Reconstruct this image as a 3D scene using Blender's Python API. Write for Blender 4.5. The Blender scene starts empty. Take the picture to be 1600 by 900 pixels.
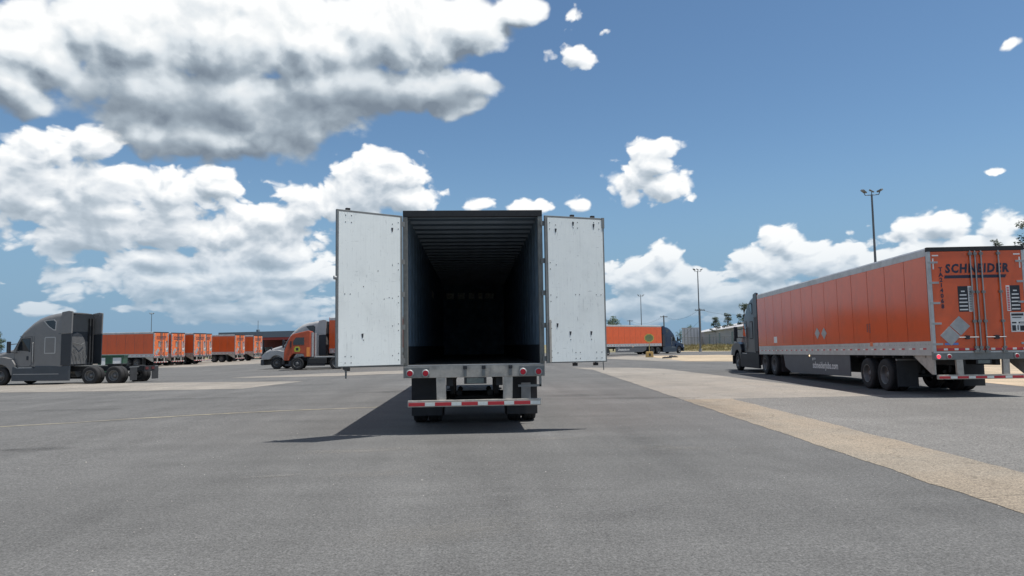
import bpy, math, random
from mathutils import Vector, Matrix, noise as mnoise
random.seed(7)
S = bpy.context.scene
COL = S.collection

# ------------------------------------------------------------------ camera
CAM_F, CAM_YAW, CAM_PITCH, CAM_ROLL, CAM_H, CAM_X = 1122.05, 0.0542, 0.0793, -0.0149, 1.595, -0.0073
def cam_axes():
    cy, sy = math.cos(CAM_YAW), math.sin(CAM_YAW)
    fwd = Vector((sy*math.cos(CAM_PITCH), cy*math.cos(CAM_PITCH), math.sin(CAM_PITCH)))
    right = Vector((cy, -sy, 0)); up = right.cross(fwd)
    c, s = math.cos(CAM_ROLL), math.sin(CAM_ROLL)
    return right*c + up*s, up*c - right*s, fwd
AR, AU, AF = cam_axes()
EYE = Vector((CAM_X, 0, CAM_H))
cd = bpy.data.cameras.new('camera'); cam = bpy.data.objects.new('camera', cd); COL.objects.link(cam)
cam.matrix_world = Matrix(((AR.x, AU.x, -AF.x, EYE.x), (AR.y, AU.y, -AF.y, EYE.y), (AR.z, AU.z, -AF.z, EYE.z), (0, 0, 0, 1)))
cd.sensor_width = 36.0; cd.lens = 36.0*CAM_F/1600.0; cd.clip_start = 0.1; cd.clip_end = 6000
S.camera = cam
S.view_settings.view_transform = 'Standard'; S.view_settings.look = 'None'
S.view_settings.gamma = 1.0; S.view_settings.exposure = 0.35; S.view_settings.use_curve_mapping = False
S.render.engine = 'CYCLES'
S.cycles.max_bounces = 6; S.cycles.diffuse_bounces = 4; S.cycles.glossy_bounces = 3
S.cycles.use_denoising = True

def ray(px, py):                      # direction (world) through a photo pixel
    return AF + AR*((px-800)/CAM_F) - AU*((py-450)/CAM_F)
def zg(x, y=0):                       # the lot falls gently to the left
    return -0.0105*min(60.0, max(0.0, -5.0-x))
def gnd(px, py):                      # where that direction meets the ground
    d = ray(px, py); z = 0.0
    for _ in range(20):
        p = EYE + d*((z-EYE.z)/d.z); z = zg(p.x)
    return p
def at(px, py, Y):                    # the point on that direction at depth Y
    d = ray(px, py); return EYE + d*(Y/d.y)

# ------------------------------------------------------------------ sun and sky
SUN_DIR = Vector((1.305, -0.21, 4.11)).normalized()
sd = bpy.data.lights.new('sun', 'SUN'); sun = bpy.data.objects.new('sun', sd); COL.objects.link(sun)
sd.energy = 4.2; sd.angle = math.radians(0.53); sd.color = (1.0, 0.965, 0.91)
sun.rotation_euler = SUN_DIR.to_track_quat('Z', 'Y').to_euler()
sun.location = (30, -10, 60)

def build_world():
    w = bpy.data.worlds.new('World'); S.world = w; w.use_nodes = True
    try: w.cycles.sampling_method = 'NONE'
    except Exception: pass
    nt = w.node_tree; nt.nodes.clear(); L = nt.links
    def nd(tree, t, **k):
        n = tree.nodes.new(t)
        for a, b in k.items(): setattr(n, a, b)
        return n
    def put(tree, sock, v):
        if hasattr(v, 'is_linked') or hasattr(v, 'links'): tree.links.new(v, sock)
        else: sock.default_value = v
    def M(tree, op, a, b=None, c=None, clamp=False):
        n = nd(tree, 'ShaderNodeMath', operation=op, use_clamp=clamp)
        for s, v in zip(n.inputs, (a, b, c)):
            if v is not None: put(tree, s, v)
        return n.outputs[0]
    def V(tree, op, a, b=None, c=None):
        n = nd(tree, 'ShaderNodeVectorMath', operation=op)
        for s, v in zip(n.inputs, (a, b, c)):
            if v is not None: put(tree, s, v)
        return n
    def azel(px, py):
        d = ray(px, py).normalized(); return math.atan2(d.x, d.y), math.asin(d.z)
    # clouds seen in the photograph (centre, half-axes): one large cloud overhead, and the cumulus banks behind it
    BA = [(55,70,95,62),(15,125,80,48),(190,50,125,80),(330,50,150,90),(470,60,150,90),(610,50,150,80),(730,40,100,52),(805,22,62,28),
          (250,150,150,72),(390,170,165,74),(540,135,140,52),(680,140,95,42),(742,158,30,16),(330,212,150,44)]
    BB = [(60,232,75,34),(150,222,60,34),(40,300,95,62),(150,300,110,60),(260,310,90,50),(335,290,55,32),(290,362,170,36),(420,345,80,40),(480,315,55,36),(600,275,80,44),(545,310,70,46),(640,310,48,26),(110,372,120,28),
          (420,395,110,30),(260,408,110,22),(450,472,100,18),(230,480,50,10),(480,430,60,34),
          (60,487,48,14),(757,315,24,12),(822,322,38,16),(905,319,22,11),
          (1020,250,40,34),(1040,293,48,27),(985,285,38,28),(897,90,38,20),(897,30,16,19),(948,47,12,6),(1580,66,30,12),(1545,268,16,6),
          (1040,405,42,32),(995,432,58,36),(1085,445,80,36),(1228,382,42,36),(1190,420,66,38),(1290,410,70,34),(1335,390,44,26),
          (1475,356,56,26),(1562,352,52,24),(1420,362,34,22),(1500,392,120,28),(1390,410,80,26),(1150,462,180,34),(1010,475,110,34),(320,440,230,46),(420,485,150,22),(150,340,140,60)]
    def density(name, blobs, nscale, nrough, namp, vscale, vrough, vamp, bias, everywhere, body):
        g = bpy.data.node_groups.new(name, 'ShaderNodeTree')
        g.interface.new_socket('P', in_out='INPUT', socket_type='NodeSocketVector')
        g.interface.new_socket('D', in_out='OUTPUT', socket_type='NodeSocketFloat'); g.interface.new_socket('F', in_out='OUTPUT', socket_type='NodeSocketFloat')
        gi = nd(g, 'NodeGroupInput'); go = nd(g, 'NodeGroupOutput'); P = gi.outputs[0]; L2 = g.links
        field = None
        for (x, y, rx, ry) in blobs:
            a, e = azel(x, y); a2, _ = azel(x+rx, y); a1, _ = azel(x-rx, y); _, e2 = azel(x, y-ry); _, e1 = azel(x, y+ry)
            ra = (a2-a1)/2; re = (e2-e1)/2
            q = V(g, 'MULTIPLY_ADD', P, (1/ra, 1/re, 0), (-a/ra, -e/re, 0)).outputs[0]
            ln = V(g, 'LENGTH', q).outputs['Value']
            big = min(1.0, ra/0.045); sl = 0.17+0.83*big
            if big < 1: ln = M(g, 'MULTIPLY_ADD', ln, sl, (1-sl)*1.12)
            field = ln if field is None else M(g, 'SMOOTH_MIN', field, ln, 0.12)
        field = M(g, 'SUBTRACT', 1.0, field)
        sep = nd(g, 'ShaderNodeSeparateXYZ'); L2.new(P, sep.inputs[0]); az, el = sep.outputs[0], sep.outputs[1]
        v = M(g, 'MULTIPLY_ADD', M(g, 'LOGARITHM', M(g, 'ADD', M(g, 'MAXIMUM', el, 0.0), 0.05), math.e), 0.10, el)
        cmb = nd(g, 'ShaderNodeCombineXYZ'); L2.new(az, cmb.inputs[0]); L2.new(v, cmb.inputs[1]); T = cmb.outputs[0]
        n1 = nd(g, 'ShaderNodeTexNoise', noise_dimensions='2D'); L2.new(T, n1.inputs['Vector'])
        n1.inputs['Scale'].default_value = nscale; n1.inputs['Detail'].default_value = 7; n1.inputs['Roughness'].default_value = nrough
        warp = V(g, 'MULTIPLY_ADD', V(g, 'SUBTRACT', n1.outputs['Color'], (0.5, 0.5, 0.5)).outputs[0], (0.06, 0.06, 0), T).outputs[0]
        vo = nd(g, 'ShaderNodeTexVoronoi', voronoi_dimensions='2D', feature='SMOOTH_F1'); L2.new(warp, vo.inputs['Vector'])
        vo.inputs['Scale'].default_value = vscale; vo.inputs['Detail'].default_value = 2.5; vo.inputs['Roughness'].default_value = vrough; vo.inputs['Smoothness'].default_value = 0.25
        if everywhere:      # the same kind of sky goes on all round outside the photographed sector
            out = M(g, 'MULTIPLY', M(g, 'SUBTRACT', M(g, 'ABSOLUTE', az), 0.72), 5.0, clamp=True)
            out = M(g, 'MAXIMUM', out, M(g, 'MULTIPLY', M(g, 'SUBTRACT', el, 0.50), 6.0, clamp=True))
            n2 = nd(g, 'ShaderNodeTexNoise', noise_dimensions='2D'); L2.new(T, n2.inputs['Vector'])
            n2.inputs['Scale'].default_value = 3.2; n2.inputs['Detail'].default_value = 2
            gen = M(g, 'MULTIPLY_ADD', n2.outputs[0], 5.0, -2.7)
            mx = nd(g, 'ShaderNodeMix', data_type='FLOAT'); put(g, mx.inputs[0], out); put(g, mx.inputs[2], field); put(g, mx.inputs[3], gen); field = mx.outputs[0]
        field = M(g, 'MAXIMUM', field, -2.0)
        L2.new(field, go.inputs[1])
        tex = M(g, 'MULTIPLY_ADD', M(g, 'SUBTRACT', n1.outputs[0], 0.5), namp, M(g, 'MULTIPLY', M(g, 'SUBTRACT', 0.72, vo.outputs['Distance']), vamp))
        L2.new(M(g, 'ADD', M(g, 'MULTIPLY_ADD', field, body, bias), tex), go.inputs[0])
        return g
    gA = density('cloud_overhead', BA, 7.0, 0.56, 1.45, 15.0, 0.50, 1.0, 0.30, False, 1.9)
    gB = density('cloud_banks', BB, 10.0, 0.53, 1.4, 24.0, 0.50, 1.15, 0.16, True, 1.6)
    # --- world
    tc = nd(nt, 'ShaderNodeTexCoord'); s3 = nd(nt, 'ShaderNodeSeparateXYZ'); L.new(tc.outputs['Generated'], s3.inputs[0])
    az = M(nt, 'ARCTAN2', s3.outputs[0], s3.outputs[1]); el = M(nt, 'ARCSINE', s3.outputs[2])
    c3 = nd(nt, 'ShaderNodeCombineXYZ'); L.new(az, c3.inputs[0]); L.new(el, c3.inputs[1]); P0 = c3.outputs[0]
    def dens(g, off, k=0):
        n = nd(nt, 'ShaderNodeGroup'); n.node_tree = g
        src = P0 if off is None else V(nt, 'ADD', P0, off).outputs[0]
        L.new(src, n.inputs[0]); return n.outputs[k]
    def cl(x, lo=-0.3, hi=3.0): return M(nt, 'MINIMUM', M(nt, 'MAXIMUM', x, lo), hi)
    def layer(g, o1, o2, w1, w2, emb, edge, stops):
        D0, D1, F2 = dens(g, None), dens(g, o1), dens(g, o2, 1)
        tr = M(nt, 'MULTIPLY', cl(D1, 0.0, 1.6), w1); tr = M(nt, 'MULTIPLY_ADD', M(nt, 'POWER', cl(M(nt, 'ADD', F2, 0.12), 0.0), 1.4), w2, tr)      # thick cloud above shades what lies below
        base = M(nt, 'MULTIPLY', M(nt, 'EXPONENT', M(nt, 'MULTIPLY', tr, -1.0)), 0.86)
        lit = M(nt, 'MULTIPLY', M(nt, 'SUBTRACT', cl(D0), cl(D1)), emb)
        lit = M(nt, 'MULTIPLY_ADD', lit, M(nt, 'ADD', base, 0.15), base)
        mr = nd(nt, 'ShaderNodeMapRange', interpolation_type='SMOOTHSTEP'); L.new(D0, mr.inputs[0]); mr.inputs[1].default_value = 0.0; mr.inputs[2].default_value = edge
        cr = nd(nt, 'ShaderNodeValToRGB'); L.new(M(nt, 'MINIMUM', M(nt, 'MAXIMUM', lit, 0.0), 1.0), cr.inputs[0]); e = cr.color_ramp.elements
        for k, (p_, c_) in enumerate(stops):
            el_ = e[0] if k == 0 else e[1] if k == 1 else e.new(p_)
            el_.position = p_; el_.color = (*c_, 1)
        return mr.outputs[0], cr.outputs[0]
    aA, cA = layer(gA, (0.006, 0.020, 0), (0.015, 0.088, 0), 0.20, 1.5, 0.62, 0.55, [(0.03, (0.17, 0.21, 0.26)), (0.95, (0.82, 0.83, 0.83)), (0.25, (0.30, 0.355, 0.41)), (0.52, (0.58, 0.63, 0.67))])
    aB, cB = layer(gB, (0.004, 0.012, 0), (0.010, 0.040, 0), 0.24, 0.80, 0.52, 0.45, [(0.05, (0.30, 0.36, 0.42)), (0.95, (0.84, 0.85, 0.85)), (0.30, (0.42, 0.48, 0.54)), (0.55, (0.62, 0.66, 0.70))])
    # distant clouds fade into the pale air by the horizon
    low = nd(nt, 'ShaderNodeMapRange', interpolation_type='SMOOTHSTEP'); L.new(el, low.inputs[0])
    low.inputs[1].default_value = 0.0; low.inputs[2].default_value = 0.16
    low.inputs[3].default_value = 0.34; low.inputs[4].default_value = 1.0
    aB = M(nt, 'MULTIPLY', aB, low.outputs[0])
    sky = nd(nt, 'ShaderNodeTexSky', sky_type='NISHITA', sun_disc=False)
    sky.sun_elevation = math.asin(SUN_DIR.z); sky.sun_rotation = math.atan2(SUN_DIR.x, SUN_DIR.y)
    sky.air_density = 1.0; sky.dust_density = 0.3; sky.ozone_density = 2.3; sky.altitude = 100
    tn = nd(nt, 'ShaderNodeVectorMath', operation='MULTIPLY'); L.new(sky.outputs[0], tn.inputs[0]); tn.inputs[1].default_value = (0.90, 1.06, 1.12)
    hz = nd(nt, 'ShaderNodeMapRange', interpolation_type='SMOOTHERSTEP'); L.new(el, hz.inputs[0])       # pale humid air low down
    hz.inputs[1].default_value = -0.02; hz.inputs[2].default_value = 0.30; hz.inputs[3].default_value = 0.92; hz.inputs[4].default_value = 0.0
    hm = nd(nt, 'ShaderNodeMix', data_type='RGBA'); L.new(hz.outputs[0], hm.inputs[0]); L.new(tn.outputs[0], hm.inputs[6]); hm.inputs[7].default_value = (2.2, 3.75, 5.6, 1)
    b1 = nd(nt, 'ShaderNodeBackground'); L.new(hm.outputs[2], b1.inputs[0]); b1.inputs[1].default_value = 0.075
    mixed = b1.outputs[0]
    for al, co in ((aB, cB), (aA, cA)):
        b2 = nd(nt, 'ShaderNodeBackground'); L.new(co, b2.inputs[0]); b2.inputs[1].default_value = 0.95
        mix = nd(nt, 'ShaderNodeMixShader'); L.new(al, mix.inputs[0]); L.new(mixed, mix.inputs[1]); L.new(b2.outputs[0], mix.inputs[2]); mixed = mix.outputs[0]
    o = nd(nt, 'ShaderNodeOutputWorld'); L.new(mixed, o.inputs[0])
build_world()

# ------------------------------------------------------------------ materials
MATS = {}
def mat(name, col, rough=0.6, metal=0.0, var=0.0, vscale=3.0, bump=0.0, bscale=40.0, spec=0.5, stretch=None, dirt=None, dscale=1.2, coat=0.0, emit=None):
    """procedural paint: base colour with noise variation, optional dirt colour and fine bump"""
    if name in MATS: return MATS[name]
    m = bpy.data.materials.new(name); m.use_nodes = True; nt = m.node_tree; L = nt.links
    p = nt.nodes['Principled BSDF']
    p.inputs['Base Color'].default_value = (*col, 1); p.inputs['Roughness'].default_value = rough; p.inputs['Metallic'].default_value = metal
    p.inputs['Specular IOR Level'].default_value = spec; p.inputs['Coat Weight'].default_value = coat
    if emit:
        p.inputs['Emission Color'].default_value = (*emit[0], 1); p.inputs['Emission Strength'].default_value = emit[1]
    if var or bump or dirt:
        tc = nt.nodes.new('ShaderNodeTexCoord'); mp = nt.nodes.new('ShaderNodeMapping'); L.new(tc.outputs['Object'], mp.inputs[0])
        if stretch: mp.inputs['Scale'].default_value = stretch
        src = None
        if var:
            n = nt.nodes.new('ShaderNodeTexNoise'); L.new(mp.outputs[0], n.inputs['Vector'])
            n.inputs['Scale'].default_value = vscale; n.inputs['Detail'].default_value = 6; n.inputs['Roughness'].default_value = 0.65
            r = nt.nodes.new('ShaderNodeMapRange'); L.new(n.outputs[0], r.inputs[0])
            r.inputs[1].default_value = 0.3; r.inputs[2].default_value = 0.7; r.inputs[3].default_value = 1-var; r.inputs[4].default_value = 1+var
            x = nt.nodes.new('ShaderNodeVectorMath'); x.operation = 'SCALE'; x.inputs[0].default_value = col; L.new(r.outputs[0], x.inputs['Scale'])
            src = x.outputs[0]
        if dirt:
            n = nt.nodes.new('ShaderNodeTexNoise'); L.new(mp.outputs[0], n.inputs['Vector'])
            n.inputs['Scale'].default_value = dscale; n.inputs['Detail'].default_value = 8; n.inputs['Roughness'].default_value = 0.7
            r = nt.nodes.new('ShaderNodeMapRange'); L.new(n.outputs[0], r.inputs[0])
            r.inputs[1].default_value = 0.5; r.inputs[2].default_value = 0.75; r.inputs[3].default_value = 0; r.inputs[4].default_value = dirt[1]
            mx = nt.nodes.new('ShaderNodeMix'); mx.data_type = 'RGBA'; L.new(r.outputs[0], mx.inputs[0])
            if src: L.new(src, mx.inputs[6])
            else: mx.inputs[6].default_value = (*col, 1)
            mx.inputs[7].default_value = (*dirt[0], 1); src = mx.outputs[2]
        if src: L.new(src, p.inputs['Base Color'])
        if bump:
            n = nt.nodes.new('ShaderNodeTexNoise'); L.new(mp.outputs[0], n.inputs['Vector']); n.inputs['Scale'].default_value = bscale; n.inputs['Detail'].default_value = 4
            b = nt.nodes.new('ShaderNodeBump'); b.inputs['Strength'].default_value = bump; b.inputs['Distance'].default_value = 0.01
            L.new(n.outputs[0], b.inputs['Height']); L.new(b.outputs[0], p.inputs['Normal'])
    MATS[name] = m; return m

def pavement(name, col, speck=0.5, patch=0.12, tint=None, grain=95.0, streak=0.08, crack=0.0, stain=0.0):
    """aggregate surface: coarse patches, tyre streaks along the lane, fine pale and dark stones"""
    m = bpy.data.materials.new(name); m.use_nodes = True; nt = m.node_tree; L = nt.links; N = nt.nodes
    p = N['Principled BSDF']; p.inputs['Roughness'].default_value = 0.9; p.inputs['Specular IOR Level'].default_value = 0.25
    tc = N.new('ShaderNodeTexCoord')
    def noise(scale, det=4, rough=0.6, sc=None, rot=0):
        n = N.new('ShaderNodeTexNoise'); n.inputs['Scale'].default_value = scale; n.inputs['Detail'].default_value = det; n.inputs['Roughness'].default_value = rough
        if sc:
            mp = N.new('ShaderNodeMapping'); mp.inputs['Scale'].default_value = sc; mp.inputs['Rotation'].default_value = (0, 0, rot); L.new(tc.outputs['Object'], mp.inputs[0]); L.new(mp.outputs[0], n.inputs['Vector'])
        else: L.new(tc.outputs['Object'], n.inputs['Vector'])
        return n.outputs[0]
    def rng(v, a, b, c, d):
        r = N.new('ShaderNodeMapRange'); L.new(v, r.inputs[0])
        for i, x in enumerate((a, b, c, d)): r.inputs[i+1].default_value = x
        return r.outputs[0]
    def mul(a, b):
        n = N.new('ShaderNodeMath'); n.operation = 'MULTIPLY'; L.new(a, n.inputs[0]); L.new(b, n.inputs[1]); return n.outputs[0]
    f = rng(noise(0.22, 6, 0.6), 0.3, 0.7, 1-patch, 1+patch)
    f = mul(f, rng(noise(1.6, 5, 0.65), 0.3, 0.7, 1-patch*0.5, 1+patch*0.5))
    f = mul(f, rng(noise(0.9, 4, 0.6, (1.0, 0.06, 1)), 0.3, 0.7, 1-streak, 1+streak))
    f = mul(f, rng(noise(0.7, 5, 0.6, (0.10, 1.0, 1), 0.25), 0.3, 0.7, 1-streak*0.8, 1+streak*0.8))
    g1 = noise(grain, 3, 0.75); g2 = noise(grain*0.36, 3, 0.7)
    f = mul(f, rng(g1, 0.3, 0.7, 1-speck, 1+speck)); f = mul(f, rng(g2, 0.3, 0.7, 1-speck*0.4, 1+speck*0.4))
    if stain:
        f = mul(f, rng(noise(0.35, 7, 0.7), 0.56, 0.70, 1.0, 1-stain))
        f = mul(f, rng(noise(0.8, 7, 0.75, (0.3, 1, 1), -0.1), 0.62, 0.72, 1.0, 1+stain*0.9))
    if crack:
        v = N.new('ShaderNodeTexVoronoi'); v.feature = 'DISTANCE_TO_EDGE'; v.inputs['Scale'].default_value = 0.55
        wv = N.new('ShaderNodeTexNoise'); wv.inputs['Scale'].default_value = 2.2; wv.inputs['Detail'].default_value = 5; L.new(tc.outputs['Object'], wv.inputs['Vector'])
        ad = N.new('ShaderNodeVectorMath'); ad.operation = 'MULTIPLY_ADD'; L.new(wv.outputs['Color'], ad.inputs[0]); ad.inputs[1].default_value = (0.7, 0.7, 0); L.new(tc.outputs['Object'], ad.inputs[2])
        L.new(ad.outputs[0], v.inputs['Vector'])
        f = mul(f, rng(v.outputs['Distance'], 0.0, 0.012, 1-crack, 1.0))
    x = N.new('ShaderNodeVectorMath'); x.operation = 'SCALE'; L.new(f, x.inputs['Scale'])
    if tint:
        mx = N.new('ShaderNodeMix'); mx.data_type = 'RGBA'; mx.inputs[6].default_value = (*col, 1); mx.inputs[7].default_value = (*tint, 1)
        L.new(rng(noise(0.5, 6, 0.65), 0.4, 0.65, 0, 1), mx.inputs[0]); L.new(mx.outputs[2], x.inputs[0])
    else: x.inputs[0].default_value = col
    L.new(x.outputs[0], p.inputs['Base Color'])
    b = N.new('ShaderNodeBump'); b.inputs['Strength'].default_value = 0.45; b.inputs['Distance'].default_value = 0.006; L.new(g1, b.inputs['Height']); L.new(b.outputs[0], p.inputs['Normal'])
    MATS[name] = m; return m

ORANGE = mat('orange_paint', (0.68, 0.115, 0.034), 0.16, var=0.05, vscale=2, dirt=((0.30, 0.10, 0.05), 0.35), dscale=1.6)
ALU = mat('aluminium', (0.50, 0.50, 0.49), 0.42, 0.55, var=0.12, vscale=5, dirt=((0.22, 0.20, 0.18), 0.5))
STEEL = mat('galvanised_steel', (0.44, 0.41, 0.365), 0.5, 0.25, var=0.18, vscale=7, dirt=((0.16, 0.13, 0.10), 0.6), dscale=5)
GREYMETAL = mat('grey_metal', (0.20, 0.205, 0.20), 0.5, 0.4, var=0.15, vscale=9)
ROD = mat('rod_metal', (0.34, 0.35, 0.35), 0.4, 0.6, var=0.1)
DARK = mat('dark_chassis', (0.022, 0.023, 0.025), 0.7, var=0.25, vscale=6)
RUBBER = mat('tyre_rubber', (0.020, 0.020, 0.021), 0.85, var=0.25, vscale=9, bump=0.3)
FLAP = mat('mud_flap_rubber', (0.035, 0.037, 0.04), 0.8, var=0.2, vscale=6)
RIM = mat('wheel_rim', (0.15, 0.15, 0.15), 0.5, 0.4, var=0.15, vscale=12)
WHITE = mat('white_paint', (0.75, 0.76, 0.75), 0.5, var=0.05)
RED = mat('red_reflector', (0.52, 0.035, 0.045), 0.4)
TAPEW = mat('white_reflector', (0.72, 0.74, 0.70), 0.4, var=0.08, vscale=20)
LENS = mat('red_lens', (0.45, 0.012, 0.03), 0.15)
LENSLIT = mat('lit_red_lamp', (0.8, 0.03, 0.05), 0.2, emit=((1.0, 0.05, 0.08), 1.2))
AMBER = mat('lit_amber_lamp', (0.9, 0.5, 0.2), 0.2, emit=((1.0, 0.7, 0.4), 2.0))
NAVY = mat('navy_lettering', (0.018, 0.022, 0.045), 0.5)
SIGNW = mat('white_vinyl', (0.72, 0.72, 0.70), 0.5, var=0.06)
SIGNK = mat('black_vinyl', (0.02, 0.022, 0.028), 0.5)
GLASS = mat('dark_glass', (0.012, 0.016, 0.02), 0.06, spec=0.8)
PLACARD = mat('placard_grey', (0.36, 0.37, 0.37), 0.5, 0.2, var=0.12, vscale=8)

# ------------------------------------------------------------------ mesh helpers
class MB:
    def __init__(s): s.v = []; s.f = []; s.sm = []
    def add(s, vs, fs, smooth=False):
        o = len(s.v); s.v += [tuple(p) for p in vs]; s.f += [tuple(i+o for i in f) for f in fs]; s.sm += [smooth]*len(fs); return s
    def box(s, x0, x1, y0, y1, z0, z1):
        return s.add([(x0,y0,z0),(x1,y0,z0),(x1,y1,z0),(x0,y1,z0),(x0,y0,z1),(x1,y0,z1),(x1,y1,z1),(x0,y1,z1)],
                     [(0,3,2,1),(4,5,6,7),(0,1,5,4),(1,2,6,5),(2,3,7,6),(3,0,4,7)])
    def prism(s, poly, axis, a0, a1):
        n = len(poly)
        def P(p, a): return (a, p[0], p[1]) if axis == 'x' else (p[0], a, p[1]) if axis == 'y' else (p[0], p[1], a)
        vs = [P(p, a0) for p in poly] + [P(p, a1) for p in poly]
        return s.add(vs, [tuple(range(n))[::-1], tuple(range(n, 2*n))] + [(i, (i+1) % n, n+(i+1) % n, n+i) for i in range(n)])
    def cyl(s, p0, p1, r0, r1=None, n=12, caps=True):
        p0, p1 = Vector(p0), Vector(p1); r1 = r0 if r1 is None else r1
        d = (p1-p0).normalized(); a = d.orthogonal().normalized(); b = d.cross(a)
        vs = []
        for p, r in ((p0, r0), (p1, r1)):
            for i in range(n):
                t = 2*math.pi*i/n; vs.append(p + a*(r*math.cos(t)) + b*(r*math.sin(t)))
        s.add(vs, [(i, (i+1) % n, n+(i+1) % n, n+i) for i in range(n)], True)
        if caps: s.add(vs, [tuple(range(n))[::-1], tuple(range(n, 2*n))])
        return s
    def tube(s, pts, r, n=8):
        for a, b in zip(pts[:-1], pts[1:]): s.cyl(a, b, r, n=n)
        return s
    def lathe(s, prof, c=(0,0,0), n=28):          # profile (radius, x) turned round the x axis
        k = len(prof); vs = []
        for i in range(n):
            t = 2*math.pi*i/n
            for (r, x) in prof: vs.append((c[0]+x, c[1]+r*math.cos(t), c[2]+r*math.sin(t)))
        return s.add(vs, [(i*k+j, i*k+j+1, ((i+1) % n)*k+j+1, ((i+1) % n)*k+j) for i in range(n) for j in range(k-1)], True)
    def loft(s, rings, closed=False, smooth=True, cap0=True, cap1=True):
        n = len(rings[0]); vs = [p for r in rings for p in r]; m = n if closed else n-1
        s.add(vs, [(a*n+i, a*n+(i+1) % n, (a+1)*n+(i+1) % n, (a+1)*n+i) for a in range(len(rings)-1) for i in range(m)], smooth)
        if cap0: s.add(rings[0], [tuple(range(n))[::-1]])
        if cap1: s.add(rings[-1], [tuple(range(n))])
        return s
    def build(s, name, m, parent=None, loc=None, bevel=0.0):
        me = bpy.data.meshes.new(name); me.from_pydata(s.v, [], s.f); me.polygons.foreach_set('use_smooth', s.sm)
        me.materials.append(m); me.update()
        o = bpy.data.objects.new(name, me); COL.objects.link(o)
        if parent: o.parent = parent
        if loc is not None: o.location = loc
        if bevel:
            b = o.modifiers.new('bevel', 'BEVEL'); b.width = bevel; b.segments = 2; b.limit_method = 'ANGLE'
        return o
def inst(src, name, parent, loc=(0,0,0), rot=(0,0,0)):       # another piece with the same mesh
    o = bpy.data.objects.new(name, src.data); COL.objects.link(o); o.parent = parent; o.location = loc; o.rotation_euler = rot; return o
def empty(name, label, cat, loc, rz=0, group=None):
    o = bpy.data.objects.new(name, None); COL.objects.link(o); o.location = loc; o.rotation_euler = (0, 0, rz)
    return tag(o, label, cat, group)
def tag(o, label, cat, group=None):
    o['label'] = label; o['category'] = cat
    if group: o['group'] = group
    return o
def copy_tree(o, parent=None):
    c = o.copy(); COL.objects.link(c); c.parent = parent
    for ch in KIDS.get(o.name, ()) or [k for k in bpy.data.objects if k.parent == o]: copy_tree(ch, c)
    return c
KIDS = {}
def text_mesh(txt, size, name, m, parent, loc, rot, bold=0.0, shear=0.0, sx=1.0, vertical=False, align='LEFT', space=1.0):
    cu = bpy.data.curves.new('lettering', 'FONT'); cu.body = txt if not vertical else '\n'.join(txt)
    cu.size = size; cu.offset = bold; cu.shear = shear; cu.extrude = 0.0015; cu.align_x = 'CENTER' if vertical else align; cu.space_line = 0.92 if vertical else 1.0; cu.resolution_u = 2; cu.space_character = space
    t = bpy.data.objects.new('lettering', cu); COL.objects.link(t)
    dg = bpy.context.evaluated_depsgraph_get(); me = bpy.data.meshes.new_from_object(t.evaluated_get(dg))
    bpy.data.objects.remove(t); bpy.data.curves.remove(cu)
    me.materials.clear(); me.materials.append(m)
    o = bpy.data.objects.new(name, me); COL.objects.link(o); o.parent = parent; o.location = loc; o.rotation_euler = rot; o.scale = (sx, 1, 1); return o

# ------------------------------------------------------------------ ground
def ragged(pts, amp, step=0.35, seed=1):
    r = random.Random(seed); out = []
    for a, b in zip(pts, pts[1:]+pts[:1]):
        a, b = Vector(a), Vector(b); n = max(1, min(160, int((b-a).length/step))); d = (b-a).normalized(); k = 0.0
        for i in range(n):
            k = k*0.6+r.uniform(-amp, amp); o = Vector((-d.y, d.x))*(k if i else 0); out.append(tuple(a.lerp(b, i/n)+o))
    return out
def sheet(name, pts, z, m, kind='structure', label=None):
    """flat polygon draped on the lot, dz above it; split where the lot changes slope"""
    mb = MB(); poly = [Vector((p[0], p[1])) for p in pts]
    def clip(poly, x, keep):
        out = []
        for a, b in zip(poly, poly[1:]+poly[:1]):
            ia, ib = (a.x-x)*keep >= 0, (b.x-x)*keep >= 0
            if ia: out.append(a)
            if ia != ib: t = (x-a.x)/(b.x-a.x); out.append(a.lerp(b, t))
        return out
    for lo, hi in ((-1e5, -65.0), (-65.0, -5.0), (-5.0, 1e5)):
        q = clip(clip(poly, lo, 1), hi, -1)
        if len(q) > 2: mb.add([(p.x, p.y, zg(p.x)+z) for p in q], [tuple(range(len(q)))])
    o = mb.build(name, m); o['kind'] = kind
    return o
G2 = lambda x, y: tuple(gnd(x, y)[:2])
pavement('lot_asphalt', (0.117, 0.115, 0.111), 0.58, 0.13, grain=50, streak=0.11, stain=0.16)
pavement('old_asphalt', (0.160, 0.154, 0.144), 0.7, 0.12, grain=40, streak=0.06, stain=0.12)
pavement('concrete', (0.262, 0.236, 0.203), 0.35, 0.12, tint=(0.225, 0.207, 0.183), grain=40, streak=0.08, crack=0.25, stain=0.12)
pavement('tan_aggregate', (0.255, 0.212, 0.162), 0.6, 0.10, tint=(0.235, 0.205, 0.165), grain=50, streak=0.05, crack=0.28)
pavement('sand', (0.42, 0.33, 0.23), 0.25, 0.18, tint=(0.33, 0.27, 0.19), grain=30)
pavement('dry_soil', (0.24, 0.20, 0.12), 0.3, 0.25, tint=(0.12, 0.13, 0.06), grain=12)
pavement('dust', (0.30, 0.27, 0.20), 0.3, 0.25, tint=(0.20, 0.185, 0.16), grain=80)
sheet('ground', [(-2500,-300),(2500,-300),(2500,4500),(-2500,4500)], -0.02, MATS['dry_soil'])
sheet('asphalt_lot', [(-160,-60),(90,-60),(90,116),(38,128),(-160,170)], 0, MATS['lot_asphalt'])
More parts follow.
